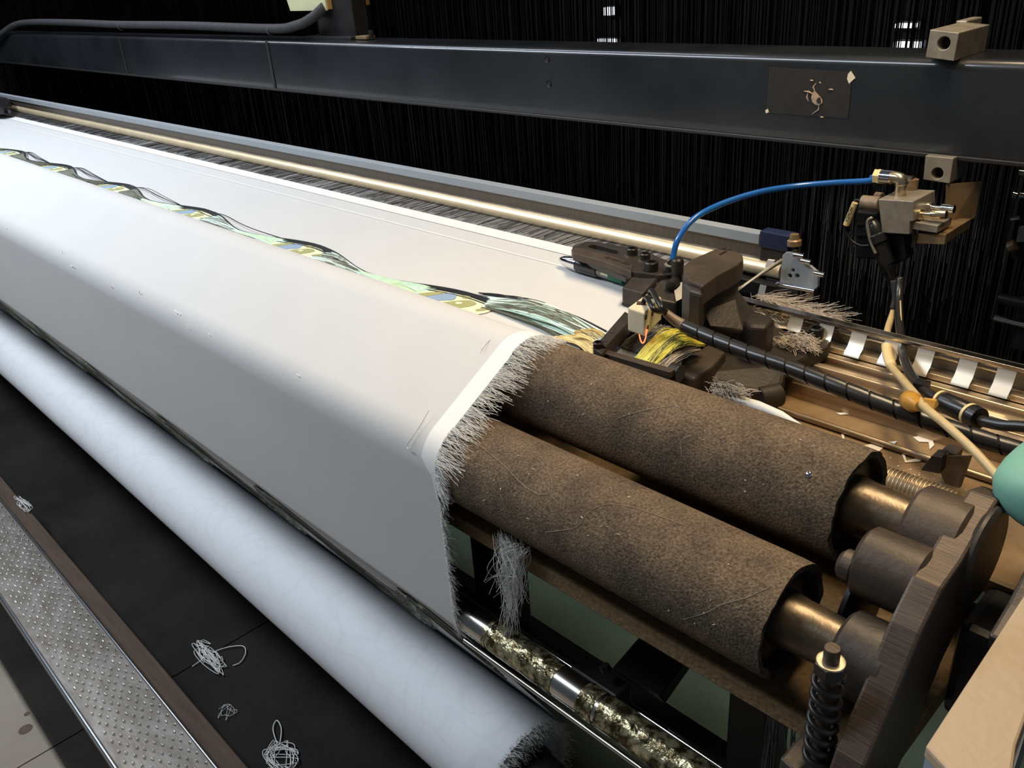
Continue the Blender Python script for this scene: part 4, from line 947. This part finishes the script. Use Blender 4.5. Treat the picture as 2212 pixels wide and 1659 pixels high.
# connectors hanging below
t = thing('plug_connector', (-0.5453, 1.2800, 1.1686), 'dark cable plugs hanging from the air valve', 'plug')
MB().lathe((-0.5598, 1.2750, 1.1983), (-0.5288, 1.2750, 1.1433), [(0, .008), (.006, .013), (.020, .0135), (.022, .0155), (.034, .0155), (.036, .012), (.055, .011), (.07, .010)], 20).build('plug_body', 'black_plastic', t, smooth=40)
MB().lathe((-0.5373, 1.2750, 1.1529), (-0.5132, 1.2750, 1.1073), [(0, .0105), (.012, .0115), (.030, .0105), (.032, .009), (.055, .0078)], 20).build('strain_relief', 'black_plastic', t, smooth=40)
MB().tube(smooth_pts([(-0.5534, 1.2620, 1.2083), (-0.5596, 1.2620, 1.2001), (-0.5542, 1.2620, 1.1792), (-0.5462, 1.2620, 1.1622), (-0.5408, 1.2620, 1.1536)], 6), .0026, 8).build('bent_clip', 'aluminium', t, smooth=180)
MB().prism([(-0.5402, 1.2900, 1.1780), (-0.5140, 1.2900, 1.1802), (-0.5048, 1.2900, 1.1437), (-0.5229, 1.2900, 1.1290)], (0, .03, 0)).build('rear_plug', 'black_plastic', t, bevel=.003)

# blue air tube from the valve to the temple bracket
tag(MB().tube(smooth_pts([V(e1) + V((-.046, 0, .0065)), (-0.5782, 1.2960, 1.2543), (-0.6286, 1.2780, 1.2484), (-0.6757, 1.2500, 1.2434), (-0.7111, 1.2000, 1.2402), (-0.7391, 1.1400, 1.2315), (-0.7520, 1.0850, 1.2193), (-0.7590, 1.0550, 1.1942), (-0.7607, 1.0450, 1.1706), (-0.7585, 1.0400, 1.1575)], 10), .0047, 14).build('air_tube', 'blue_tube', smooth=180), 'bright blue air tube arching from the valve to the temple bracket', 'tube')
# cream sensor cable and black hose
t = thing('sensor_cable', (-0.3689, 1.0600, 1.0354), 'cream cable with an amber taped joint drooping from the valve', 'cable')
MB().tube(smooth_pts([(-0.5158, 1.2750, 1.1159), (-0.5050, 1.2720, 1.0887), (-0.5021, 1.2620, 1.0680), (-0.4739, 1.1800, 1.0738), (-0.4412, 1.1000, 1.0853), (-0.4011, 1.0200, 1.0988), (-0.3627, 0.9600, 1.1140), (-0.3151, 0.8800, 1.1399), (-0.2845, 0.8300, 1.1540), (-0.2537, 0.8000, 1.1589), (-0.2176, 0.7750, 1.1551), (-0.1889, 0.7550, 1.1484), (-0.1669, 0.7400, 1.1406)], 8), lambda u: .0052 - .0010 * u, 12).build('cable_run', 'cream_cable', t, smooth=180)
MB().tube(smooth_pts([(-0.5131, 1.2730, 1.1133), (-0.5042, 1.2700, 1.0895), (-0.5018, 1.2620, 1.0712)], 6), .0065, 12).build('grey_sleeve', 'cable_rubber', t, smooth=180)
MB().tube(smooth_pts([(-0.4478, 1.1150, 1.0831), (-0.4208, 1.0580, 1.0924), (-0.3947, 1.0090, 1.1015)], 6), .0066, 12).build('yellow_wrap', 'tag_yellow', t, smooth=180)
MB().lathe((-0.3149, 0.8620, 1.1405), (-0.2785, 0.8220, 1.1551), [(0, .005), (.005, .0108), (.018, .0108), (.024, .008), (.036, .0055)], 20).build('amber_joint', 'amber_tape', t, smooth=60)
MB().prism([(-0.2889, 0.8350, 1.1602), (-0.2765, 0.8350, 1.1621), (-0.2740, 0.8350, 1.1576), (-0.2766, 0.8300, 1.1512), (-0.2844, 0.8300, 1.1529)], (0, .002, .001)).build('tape_flag', 'amber_tape', t)
t = thing('black_hose', (-0.3799, 1.1000, 1.0365), 'glossy black hose with a coupling drooping to the right edge', 'hose')
MB().tube(smooth_pts([(-0.5039, 1.2750, 1.1184), (-0.4912, 1.2500, 1.0912), (-0.4528, 1.1700, 1.0826), (-0.4003, 1.0600, 1.0941), (-0.3654, 1.0000, 1.1008), (-0.3305, 0.9500, 1.1114), (-0.3095, 0.9300, 1.1154), (-0.2836, 0.9150, 1.1184), (-0.2540, 0.9000, 1.1206), (-0.2283, 0.8900, 1.1267), (-0.2051, 0.8850, 1.1351), (-0.1589, 0.8700, 1.1516)], 8), .0060, 14).build('hose_run', 'spiral_wrap', t, smooth=180)
MB().tube(smooth_pts([(-0.4864, 1.2430, 1.0945), (-0.4475, 1.1630, 1.0863), (-0.3953, 1.0530, 1.0981), (-0.3607, 0.9930, 1.1049), (-0.3318, 0.9480, 1.1154)], 6), .0012, 6).build('bright_stripe', 'cream_cable', t, smooth=180)
MB().lathe((-0.3067, 0.9280, 1.1160), (-0.2530, 0.8990, 1.1225), [(0, .0085), (.006, .010), (.010, .010), (.012, .0118), (.046, .0118), (.048, .0105), (.052, .0105), (.054, .0126), (.064, .012)], 24).build('coupling', 'black_plastic', t, smooth=40)
for a, b in (((-0.3016, 0.9254, 1.1163), (-0.2984, 0.9237, 1.1169)), ((-0.2648, 0.9056, 1.1213), (-0.2618, 0.9039, 1.1214))):
    MB().cyl(a, b, .0124, n=24).build('clip_ring', 'tag_yellow', t, smooth=40)
MB().box((-0.3351, 0.9550, 1.1103), (.014, .016, .016)).build('cable_tie', 'black_plastic', t)

# ------------------------------------------------------------------ slotted rail, grooved rails and the brown shelf at the right
t = thing('slotted_rail', (-.3, 1.095, 1.06), 'bright slotted steel rail running to the right behind the cables', 'rail')
MB().span((-.72, 1.090, 1.098), (.35, 1.104, 1.1035)).build('top_lip', 'worn_chrome', t, bevel=.001)
MB().span((-.72, 1.084, 1.060), (.35, 1.104, 1.0685)).build('bottom_lip', 'brass_rail', t, bevel=.001)
MB().span((-.72, 1.108, 1.060), (.35, 1.112, 1.100)).build('back_strip', 'aluminium', t)
for p in ((-0.5720, 1.0900, 1.0942), (-0.5241, 1.0900, 1.0946), (-0.4763, 1.0900, 1.0927), (-0.4285, 1.0900, 1.0923), (-0.3839, 1.0900, 1.0931), (-0.3306, 1.0900, 1.0897), (-0.2848, 1.0900, 1.0871), (-0.2384, 1.0900, 1.0856)):
    x = p[0]
    MB().grid([[V((x + dx, y, z)) for dx in (-.011, -.009, 0, .009, .011)] for y, z in ((1.092, 1.099), (1.088, 1.088), (1.083, 1.078), (1.074, 1.071), (1.072, 1.067))]).build('tab', 'tab_steel', t, smooth=180)
for p in ((-0.5525, 1.1000, 1.0942), (-0.5065, 1.1000, 1.0914), (-0.4573, 1.1000, 1.0886), (-0.3605, 1.1000, 1.0893), (-0.3110, 1.1000, 1.0851)):
    MB().cyl((p[0] - .016, 1.101, 1.090), (p[0] + .016, 1.101, 1.090), .0055, n=12).build('slot_pin', 'worn_chrome', t, smooth=40)
t = thing('grooved_bed', (-.2, 1.02, 1.02), 'oil-coated grooved metal bed in front of the slotted rail', 'rail')
MB().span((-.60, .995, 1.00), (.35, 1.084, 1.044)).build('bed', 'oily_rail', t)
for y0, y1, z1, mm in ((1.068, 1.083, 1.060, 'brass_rail'), (1.054, 1.062, 1.053, 'oily_rail'), (1.036, 1.048, 1.058, 'brass_rail'), (1.020, 1.028, 1.052, 'oily_rail'), (.998, 1.012, 1.055, 'brass_rail')):
    MB().span((-.60, y0, 1.04), (.35, y1, z1)).build('rib', mm, t, bevel=.0015)
t = thing('brown_shelf', (-.3, .9, 1.02), 'rust brown shelf with white flakes behind the rear roller end', 'shelf')
MB().span((-.62, .772, 1.014), (.12, .995, 1.022)).build('shelf_plate', 'brown_plate', t)
MB().cyl((-.60, .945, 1.0265), (.12, .945, 1.0265), .0045, n=12).build('shelf_bead', 'oily_rail', t, smooth=40)
MB().span((-.62, .766, 1.010), (.12, .772, 1.026)).build('shelf_lip', 'oily_rail', t)
def flake(pts, label, z=1.0226, th=.0008, bump=.0):
    tag(MB().prism(pts, (0, 0, th)).build('paint_flake', 'flake'), label, 'flake', 'white flakes on the brown shelf')
flake([(-0.3925, 0.9179, 1.0226), (-0.3818, 0.9354, 1.0226), (-0.3745, 0.9488, 1.0226), (-0.3575, 0.9671, 1.0226), (-0.3571, 0.9558, 1.0226), (-0.3635, 0.9418, 1.0226), (-0.3637, 0.9273, 1.0226), (-0.3762, 0.9213, 1.0226)], 'long jagged white flake in the middle of the brown shelf')
flake([(-0.3464, 0.9501, 1.0226), (-0.3421, 0.9508, 1.0226), (-0.3297, 0.9304, 1.0226), (-0.3213, 0.9457, 1.0226), (-0.3144, 0.9597, 1.0226), (-0.3119, 0.9562, 1.0226), (-0.3182, 0.9372, 1.0226), (-0.3292, 0.9254, 1.0226)], 'white flake shaped like a tick on the brown shelf')
flake([(-0.3473, 0.9889, 1.0226), (-0.3409, 0.9985, 1.0226), (-0.3306, 1.0040, 1.0226), (-0.3199, 0.9864, 1.0226), (-0.3196, 0.9722, 1.0226), (-0.3276, 0.9887, 1.0226), (-0.3370, 0.9825, 1.0226)], 'curved white flake at the right end of the brown shelf')
flake([(-0.4262, 1.0246, 1.0226), (-0.4123, 1.0224, 1.0226), (-0.3930, 1.0281, 1.0226), (-0.3891, 1.0264, 1.0226), (-0.4073, 1.0117, 1.0226)], 'white flake below the spiral cable on the brown shelf')
flake([(-0.4494, 0.9877, 1.0226), (-0.4357, 1.0019, 1.0226), (-0.4325, 0.9980, 1.0226), (-0.4428, 0.9864, 1.0226)], 'small thin white flake at the back of the brown shelf')
flake([(-0.4201, 0.9445, 1.0226), (-0.4168, 0.9456, 1.0226), (-0.4088, 0.9310, 1.0226), (-0.4110, 0.9292, 1.0226)], 'tiny upright white flake near the rear roller')
m = MB()
for _ in range(320):
    x = rnd(-.52, -.22); y = rnd(.845, .93); s = rnd(.0005, .0018)
    m.box((x, y, 1.0226), (s, s * rnd(.5, 2), .0005))
tag(m.build('flake_crumbs', 'flake', kind='stuff'), 'white crumbs strewn over the brown shelf', 'crumbs', kind='stuff')
# white scrap of cloth tucked behind the roller
rows = []
pz = [[(-0.5646, 0.8623, 1.0720), (-0.5399, 0.8733, 1.0700), (-0.5053, 0.8841, 1.0660), (-0.4723, 0.8849, 1.0620), (-0.4322, 0.8702, 1.0600)],
      [(-0.5491, 0.8496, 1.0780), (-0.5208, 0.8540, 1.0760), (-0.4869, 0.8589, 1.0720), (-0.4574, 0.8583, 1.0680), (-0.4293, 0.8592, 1.0620)],
      [(-0.5478, 0.8654, 1.0500), (-0.5179, 0.8732, 1.0500), (-0.4900, 0.8719, 1.0500), (-0.4619, 0.8686, 1.0500), (-0.4333, 0.8682, 1.0500)]]
tag(MB().grid([[V(p) for p in r] for r in pz]).build('cloth_scrap', 'cloth_band', smooth=180), 'white cloth scrap tucked between the bracket and the rear roller', 'cloth scrap')

# ------------------------------------------------------------------ lint
def lint(name, label, c0, c1, n, spread, material, L=(.01, .04), r=.0004, lift=.004, dirx=1.0):
    m = MB(); c0 = V(c0); c1 = V(c1)
    for _ in range(n):
        p = c0.lerp(c1, random.random()) + V((random.gauss(0, spread), random.gauss(0, spread * .8), abs(random.gauss(0, lift))))
        d = V((dirx * rnd(.3, 1), rnd(-.6, .6), rnd(-.25, .3))).normalized() * rnd(*L)
        m.tube([p, p + d * .5 + V((rnd(-1, 1), rnd(-1, 1), rnd(-.3, 1))) * .003, p + d], r, 3, caps=False)
    return tag(m.build(name, material, kind='stuff'), label, 'lint', kind='stuff')
lint('lint_drift', 'bright drift of lint on the slotted rail behind the bracket', (-0.6432, 1.1064, 1.0880), (-0.5738, 1.1088, 1.0800), 520, .009, 'lint_bright', L=(.008, .028), r=.0003, lift=.003)
lint('lint_drift', 'grey lint puff beside the bolt on the bracket flange', (-0.5566, 1.0268, 1.0800), (-0.5261, 1.0362, 1.0800), 480, .007, 'lint', L=(.006, .022), lift=.008)
lint('lint_drift', 'grey lint tuft over the white cloth scrap', (-0.5542, 0.8521, 1.0740), (-0.5296, 0.8681, 1.0700), 300, .005, 'lint', L=(.006, .02), lift=.007)
lint('lint_drift', 'long dusty lint trail tapering off to the right of the reed end', (-0.6723, 1.1400, 1.0922), (-0.5467, 1.1400, 1.0853), 260, .005, 'lint', L=(.02, .05), r=.0003, lift=.002)
tag(MB().prism([(-0.6815, 1.1536, 1.0780), (-0.6108, 1.1610, 1.0780), (-0.5389, 1.1407, 1.0780), (-0.5262, 1.0758, 1.0780), (-0.5841, 1.0742, 1.0780)], (0, 0, -.006)).build('lint_mat', 'lint_bright', bevel=.002), 'packed cream lint mat on the rail behind the bracket lug', 'lint')
# tuft hanging under the front roller
m = MB()
for _ in range(125):
    f = random.random(); a = V((-0.6513, 0.5480, 0.9764)).lerp(V((-0.5998, 0.5480, 0.9747)), f) + V((rnd(-.004, .004), rnd(-.008, .008), rnd(-.004, .004)))
    k1 = V((-0.6311, 0.5480, 0.9342)) + V((random.gauss(0, .012), random.gauss(0, .008), random.gauss(0, .006)))
    e = V((-0.6827, 0.5480, 0.8883)).lerp(V((-0.6049, 0.5480, 0.9129)), random.random()).lerp(V((-0.6381, 0.5480, 0.8184)), random.random() ** 1.5) + V((rnd(-.01, .01), rnd(-.01, .01), 0))
    m.tube(smooth_pts([a, a.lerp(k1, .5) + V((random.choice((-.012, .012)) * random.random(), 0, .002)), k1, k1.lerp(e, .5) + V((rnd(-.006, .006), 0, 0)), e], 3), .00032, 3, caps=False)
tag(m.build('hanging_tuft', 'thread_white', kind='stuff'), 'knotted white fibre tuft hanging below the front roller', 'tuft', kind='stuff')
m = MB()
for _ in range(26):
    a = V((-0.2910, 0.5660, 0.9372)).lerp(V((-0.2610, 0.5660, 0.9410)), random.random()); a.z = 0.9234; e = a + V((rnd(-.012, .012), rnd(-.01, .01), -rnd(.10, .20)))
    m.tube(smooth_pts([a, a.lerp(e, .4) + V((rnd(-.006, .006), 0, 0)), e], 4), .0007, 4, caps=False)
tag(m.build('hanging_tuft', 'thread_black', kind='stuff'), 'black threads hanging under the plank near the spring bolt', 'tuft', kind='stuff')

# ------------------------------------------------------------------ sley end with the yarn guide plate
t = thing('sley_end', (-0.6352, 1.2000, 1.1054), 'grey drilled guide plate at the right end of the reed', 'plate')
holed('guide_plate', [(-0.6574, 1.1900, 1.1486), (-0.6523, 1.1900, 1.1548), (-0.6452, 1.1900, 1.1561), (-0.6323, 1.1900, 1.1540), (-0.6215, 1.1900, 1.1478), (-0.5945, 1.1900, 1.1321), (-0.5938, 1.1900, 1.1096), (-0.5980, 1.1900, 1.1041), (-0.6585, 1.1900, 1.1019)],
      [circle((-0.6372, 1.1900, 1.1281), .0028, UX, UZ, 12), circle((-0.6419, 1.1900, 1.1179), .0036, UX, UZ, 12), circle((-0.6293, 1.1900, 1.1205), .0036, UX, UZ, 12)], (0, .006, 0), 'reed_cap', t, bevel=.0008)
MB().cyl((-0.6599, 1.1840, 1.1018), (-0.5947, 1.1840, 1.1044), .0042, n=16).build('rolled_edge', 'chrome', t, smooth=40)
holed('lower_strip', [(-0.6841, 1.1860, 1.0961), (-0.5971, 1.1860, 1.1017), (-0.5981, 1.1860, 1.0884), (-0.6846, 1.1860, 1.0799)],
      [circle((-0.6426, 1.1860, 1.0956), .0048, UX, UZ, 14), circle((-0.6137, 1.1860, 1.0957), .0048, UX, UZ, 14)], (0, .004, 0), 'aluminium', t)
MB().span(V((-0.6903, 1.2000, 1.0645)) - UZ * .02, V((-0.6141, 1.2200, 1.1024))).build('carrier', 'black_steel', t, bevel=.002)
for q in ((-0.6343, 1.1850, 1.1558), (-0.6219, 1.1850, 1.1484), (-0.5980, 1.1850, 1.1329)):
    MB().cyl(q, V(q) + UX * .016, .0042, n=14).build('guide_pin', 'worn_chrome', t, smooth=40)
MB().lathe((-0.6437, 1.2000, 1.1650), (-0.6446, 1.2000, 1.1761), [(0, .011), (.008, .011), (.010, .008), (.018, .007)], 16).build('knob', 'bronze_block', t, smooth=40)
for a, b in (((1655, 562), (1671, 579)), ((1637, 616), (1653, 640))):
    pass
MB().prism([(-0.6816, 1.1880, 1.1376), (-0.6701, 1.1880, 1.1383), (-0.6739, 1.1880, 1.1243), (-0.6856, 1.1880, 1.1244)], (0, .004, 0)).build('white_tab', 'flake', t)
MB().prism([(-0.6872, 1.1800, 1.0972), (-0.6755, 1.1800, 1.0973), (-0.6790, 1.1800, 1.0766), (-0.6910, 1.1800, 1.0772)], (0, .004, 0)).build('white_tab', 'flake', t)
MB().span((-.76, 1.18, 1.075), (-.62, 1.20, 1.100)).build('sley_rail', 'black_steel', t, bevel=.002)
t = thing('selvedge_yarns', (-0.6897, 1.1800, 1.1078), 'bundle of fine selvedge yarns fanning to the guide plate', 'yarn')
bundle('yarn_fan', 'lint', [(-0.6924, 1.1200, 1.1064), (-0.6906, 1.1200, 1.1037)], [(-0.6683, 1.1800, 1.1340), (-0.6514, 1.1800, 1.1464)], 26, .0005, .0, t, .003)
bundle('yarn_fan', 'thread_olive', [(-0.6924, 1.1200, 1.1064), (-0.6906, 1.1200, 1.1037)], [(-0.6683, 1.1800, 1.1340), (-0.6511, 1.1800, 1.1427)], 18, .0006, .0, t, .003)

# ------------------------------------------------------------------ threaded spindle and small dirty bracket
t = thing('threaded_spindle', (-0.2911, 0.8600, 1.0314), 'brass coloured threaded spindle behind the rear roller journal', 'screw')
s0_ = V((-0.3413, 0.8720, 1.0243)); s1_ = V((-0.2512, 0.8720, 1.0192)); s1_.z = s0_.z
ln = abs(s1_.x - s0_.x); prof = []
k = 0; x = 0
while x < ln:
    prof += [(x, .0150), (x + .0020, .0172), (x + .0028, .0172)]; x += .0046
MB().lathe(s0_, s0_ + UX, prof, 28).build('thread', 'brass_rail', t, smooth=25)
t = thing('dirty_bracket', (-0.2949, 0.9386, 1.0300), 'dirty bent tin bracket with a black block beside the spindle', 'bracket')
MB().prism([(-0.2879, 0.9000, 1.0606), (-0.2536, 0.9000, 1.0741), (-0.2587, 0.9000, 1.0293), (-0.2739, 0.9000, 1.0290), (-0.2810, 0.9000, 1.0417)], (.002, .004, 0)).build('tin_plate', 'tan_sheath', t, bevel=.001)
MB().prism([(-0.2879, 0.8850, 1.0677), (-0.2772, 0.8850, 1.0701), (-0.2759, 0.8850, 1.0487), (-0.2970, 0.8850, 1.0450)], (0, .02, 0)).build('black_block', 'black_plastic', t, bevel=.001)
MB().span(V((-0.2895, 0.9200, 1.0783)) - UZ * .02, V((-0.2734, 0.9200, 1.0475)) + V((0, .02, 0))).build('stem', 'cast_iron', t)

# ------------------------------------------------------------------ roller stand at the right
t = thing('roller_stand', (-.174, .60, .96), 'heavy cast iron roller stand at the right ends of the felt rollers', 'stand')
def housing(name, cy, cz, r, x0, x1, material='cast_dust', n=36):
    return MB().lathe((x0, cy, cz), (x1, cy, cz), [(0, r - .004), (.004, r), (x1 - x0 - .003, r), (x1 - x0, r - .003)], n).build(name, material, t, smooth=40)
housing('bearing_cap', BY, BZ, .0435, -.235, -.185)
housing('bearing_rim', BY + .003, BZ - .002, .0470, -.178, -.168, 'cast_iron')
housing('bearing_cap', FY, FZ, .0380, -.236, -.190, 'cast_iron')
housing('middle_cap', 0.6430, 1.0860, .0335, -.252, -.195)
housing('middle_hub', 0.6243, 1.0879, .0146, -.264, -.248, 'machined')
MB().lathe((-0.2579, 0.6542, 1.0252), (-0.2449, 0.6542, 1.0252), [(0, .0365), (.003, .0475), (.0075, .0475), (.011, .042)], 40).build('press_disc', 'black_steel', t, smooth=40)
arm = [(0.4860, 0.9505), (0.5093, 0.9972), (0.5467, 1.0393), (0.5832, 1.0860), (0.6168, 1.1121), (0.6542, 1.1178), (0.6916, 1.1346), (0.7243, 1.1439), (0.7589, 1.1308), (0.7757, 1.0953), (0.7477, 1.0486), (0.6916, 1.0299), (0.6542, 1.0019), (0.6168, 0.9458), (0.5794, 0.9084), (0.5140, 0.9084)]
MB().prism([(-.200, y, z) for y, z in arm], (.026, 0, 0)).build('arm_plate', 'machined', t, bevel=.003)
arm2 = [(0.6168, 1.0860), (0.6542, 1.0953), (0.7009, 1.1187), (0.7477, 1.1187), (0.7617, 1.0860), (0.7383, 1.0393), (0.6542, 0.9925)]
MB().prism([(-.135, y, z) for y, z in arm2], (.013, 0, 0)).build('rear_rib', 'cast_iron', t, bevel=.003)
MB().span((-0.1776, 0.6916, 0.9084), (-0.0280, 0.8037, 1.0206)).build('stand_body', 'black_steel', t, bevel=.01)
MB().prism([(-0.2449, 0.5047, 0.9318), (-0.1682, 0.4860, 0.9318), (-0.1682, 0.5607, 0.9318), (-0.2449, 0.5467, 0.9318)], (0, 0, .022)).build('spring_lug', 'cast_iron', t, bevel=.003)
# spring bolt
sb = thing('spring_bolt', (-.212, .508, .92), 'bolt with a coil spring and nut standing in front of the roller stand', 'bolt')
sx, sy = (-0.2170, 0.5076, 1.0479)[0], 0.5196
bz = (-0.2200, 0.5076, 1.0899)[2]
MB().cyl((sx, sy, 0.9103), (sx, sy, bz), .0066, n=24).build('stud', 'machined', sb, smooth=40, bevel=.0008)
MB().lathe((sx, sy, bz - .0275), (sx, sy, bz), [(0, .0132), (.011, .0132), (.0123, .0123)], 6).build('hex_nut', 'bolt', sb, bevel=.001)
MB().lathe((sx, sy, bz - .0155), (sx, sy, bz), [(0, .0117), (.0014, .0114), (.0018, .0096), (.0014, .0071)], 28).build('nut_washer', 'brass_rail', sb, smooth=40)
zt, zb = bz - .029, 0.9561
MB().tube([(sx + .0111 * math.cos(2 * math.pi * 7.5 * i / 240), sy + .0111 * math.sin(2 * math.pi * 7.5 * i / 240), zt - (zt - zb) * i / 240) for i in range(241)], .0028, 8).build('coil_spring', 'bolt', sb, smooth=180)
MB().lathe((sx, sy, 0.9009), (sx, sy, 0.9178), [(0, .0125), (.011, .0125)], 6).build('lower_nut', 'brass_rail', sb, bevel=.001)

# ------------------------------------------------------------------ mint cover and beige panel at the right edge
m = MB(); c = V((-0.1538, 0.7712, 1.1500)); rings = []
for i in range(13):
    ph = -math.pi / 2 + math.pi * i / 12
    rings.append([c + V((.066 + .102 * math.copysign(abs(math.cos(q)) ** .6, math.cos(q)) * max(.02, math.cos(ph)) ** .5, .062 * math.copysign(abs(math.sin(q)) ** .6, math.sin(q)) * max(.02, math.cos(ph)) ** .5, .036 * math.sin(ph))) for q in [2 * math.pi * k / 32 for k in range(32)]])
mt = thing('mint_cover', (c.x + .066, c.y, c.z - .045), 'rounded mint green machine cover at the right picture edge', 'cover')
m.loft(rings).build('shell', 'mint_paint', mt, smooth=180)
MB().cyl((c.x + .09, c.y + .02, c.z - .16), (c.x + .09, c.y + .02, c.z - .02), .02, n=20).build('stalk', 'black_steel', mt, smooth=40)
bpn = thing('beige_panel', (-0.0916, 0.4414, 1.1500), 'beige painted sheet cover in the lower right corner', 'panel')
top = [(-0.1104, 0.4186, 1.1500), (-0.1144, 0.5999, 1.1500), (-0.1154, 0.6516, 1.1500), (-0.0944, 0.6564, 1.1500), (-0.0712, 0.4556, 1.1500), (-0.0633, 0.4231, 1.1500), (-0.0830, 0.4048, 1.1500)]
MB().prism(top, (0, 0, -.010)).build('top_sheet', 'beige_paint', bpn, bevel=.002)
MB().prism([(-0.1118, 0.4284, 1.1395), (-0.1175, 0.6596, 1.1395), (-0.0971, 0.6676, 1.1395), (-0.0661, 0.4339, 1.1395), (-0.0849, 0.4155, 1.1395)], (0, 0, -.20)).build('side_skirt', 'panel_edge', bpn)

# ------------------------------------------------------------------ parts of the loom's side seen past the harness at the right edge
t = thing('side_guide', (-0.3961, 1.5200, 0.9942), 'polished guide bars at the right edge behind the hose', 'guide bar')
MB().cyl((-0.4332, 1.5200, 0.9884), (-0.3248, 1.5200, 0.9856), .0055, n=16).build('bright_bar', 'chrome', t, smooth=40)
MB().cyl((-0.4320, 1.5200, 1.0244), (-0.3318, 1.5200, 1.0215), .009, n=16).build('grey_bar', 'bolt', t, smooth=40)
MB().span(V((-0.4026, 1.5300, 1.0312)), V((-0.3294, 1.5700, 0.9344))).build('bar_post', 'black_steel', t, bevel=.004)
t = thing('side_fitting', (-0.4382, 1.5500, 1.1716), 'dark side frame with small bright fittings at the right edge', 'frame')
MB().span(V((-0.4396, 1.5600, 1.0808)), V((-0.4015, 1.6000, 1.2563))).build('frame_plate', 'black_steel', t, bevel=.004)
for a, b, r in (((-0.4467, 1.5500, 1.2301), (-0.4214, 1.5500, 1.2300), .005), ((-0.4401, 1.5500, 1.1937), (-0.4147, 1.5500, 1.1941), .005), ((-0.4505, 1.5500, 1.1931), (-0.4433, 1.5500, 1.1918), .006), ((-0.4468, 1.5500, 1.1524), (-0.4327, 1.5500, 1.1569), .004)):
    MB().cyl(a, b, r, n=12).build('bright_pin', 'chrome', t, smooth=40)
MB().prism([(-0.4327, 1.5500, 1.1412), (-0.4061, 1.5500, 1.1486), (-0.4013, 1.5500, 1.1228), (-0.4321, 1.5500, 1.1142)], (0, .008, 0)).build('grey_plate', 'reed_cap', t, bevel=.001)
MB().cyl((-0.4403, 1.5500, 1.1039), (-0.4308, 1.5500, 1.1112), .010, n=14).build('copper_nut', 'bronze_block', t, smooth=40)
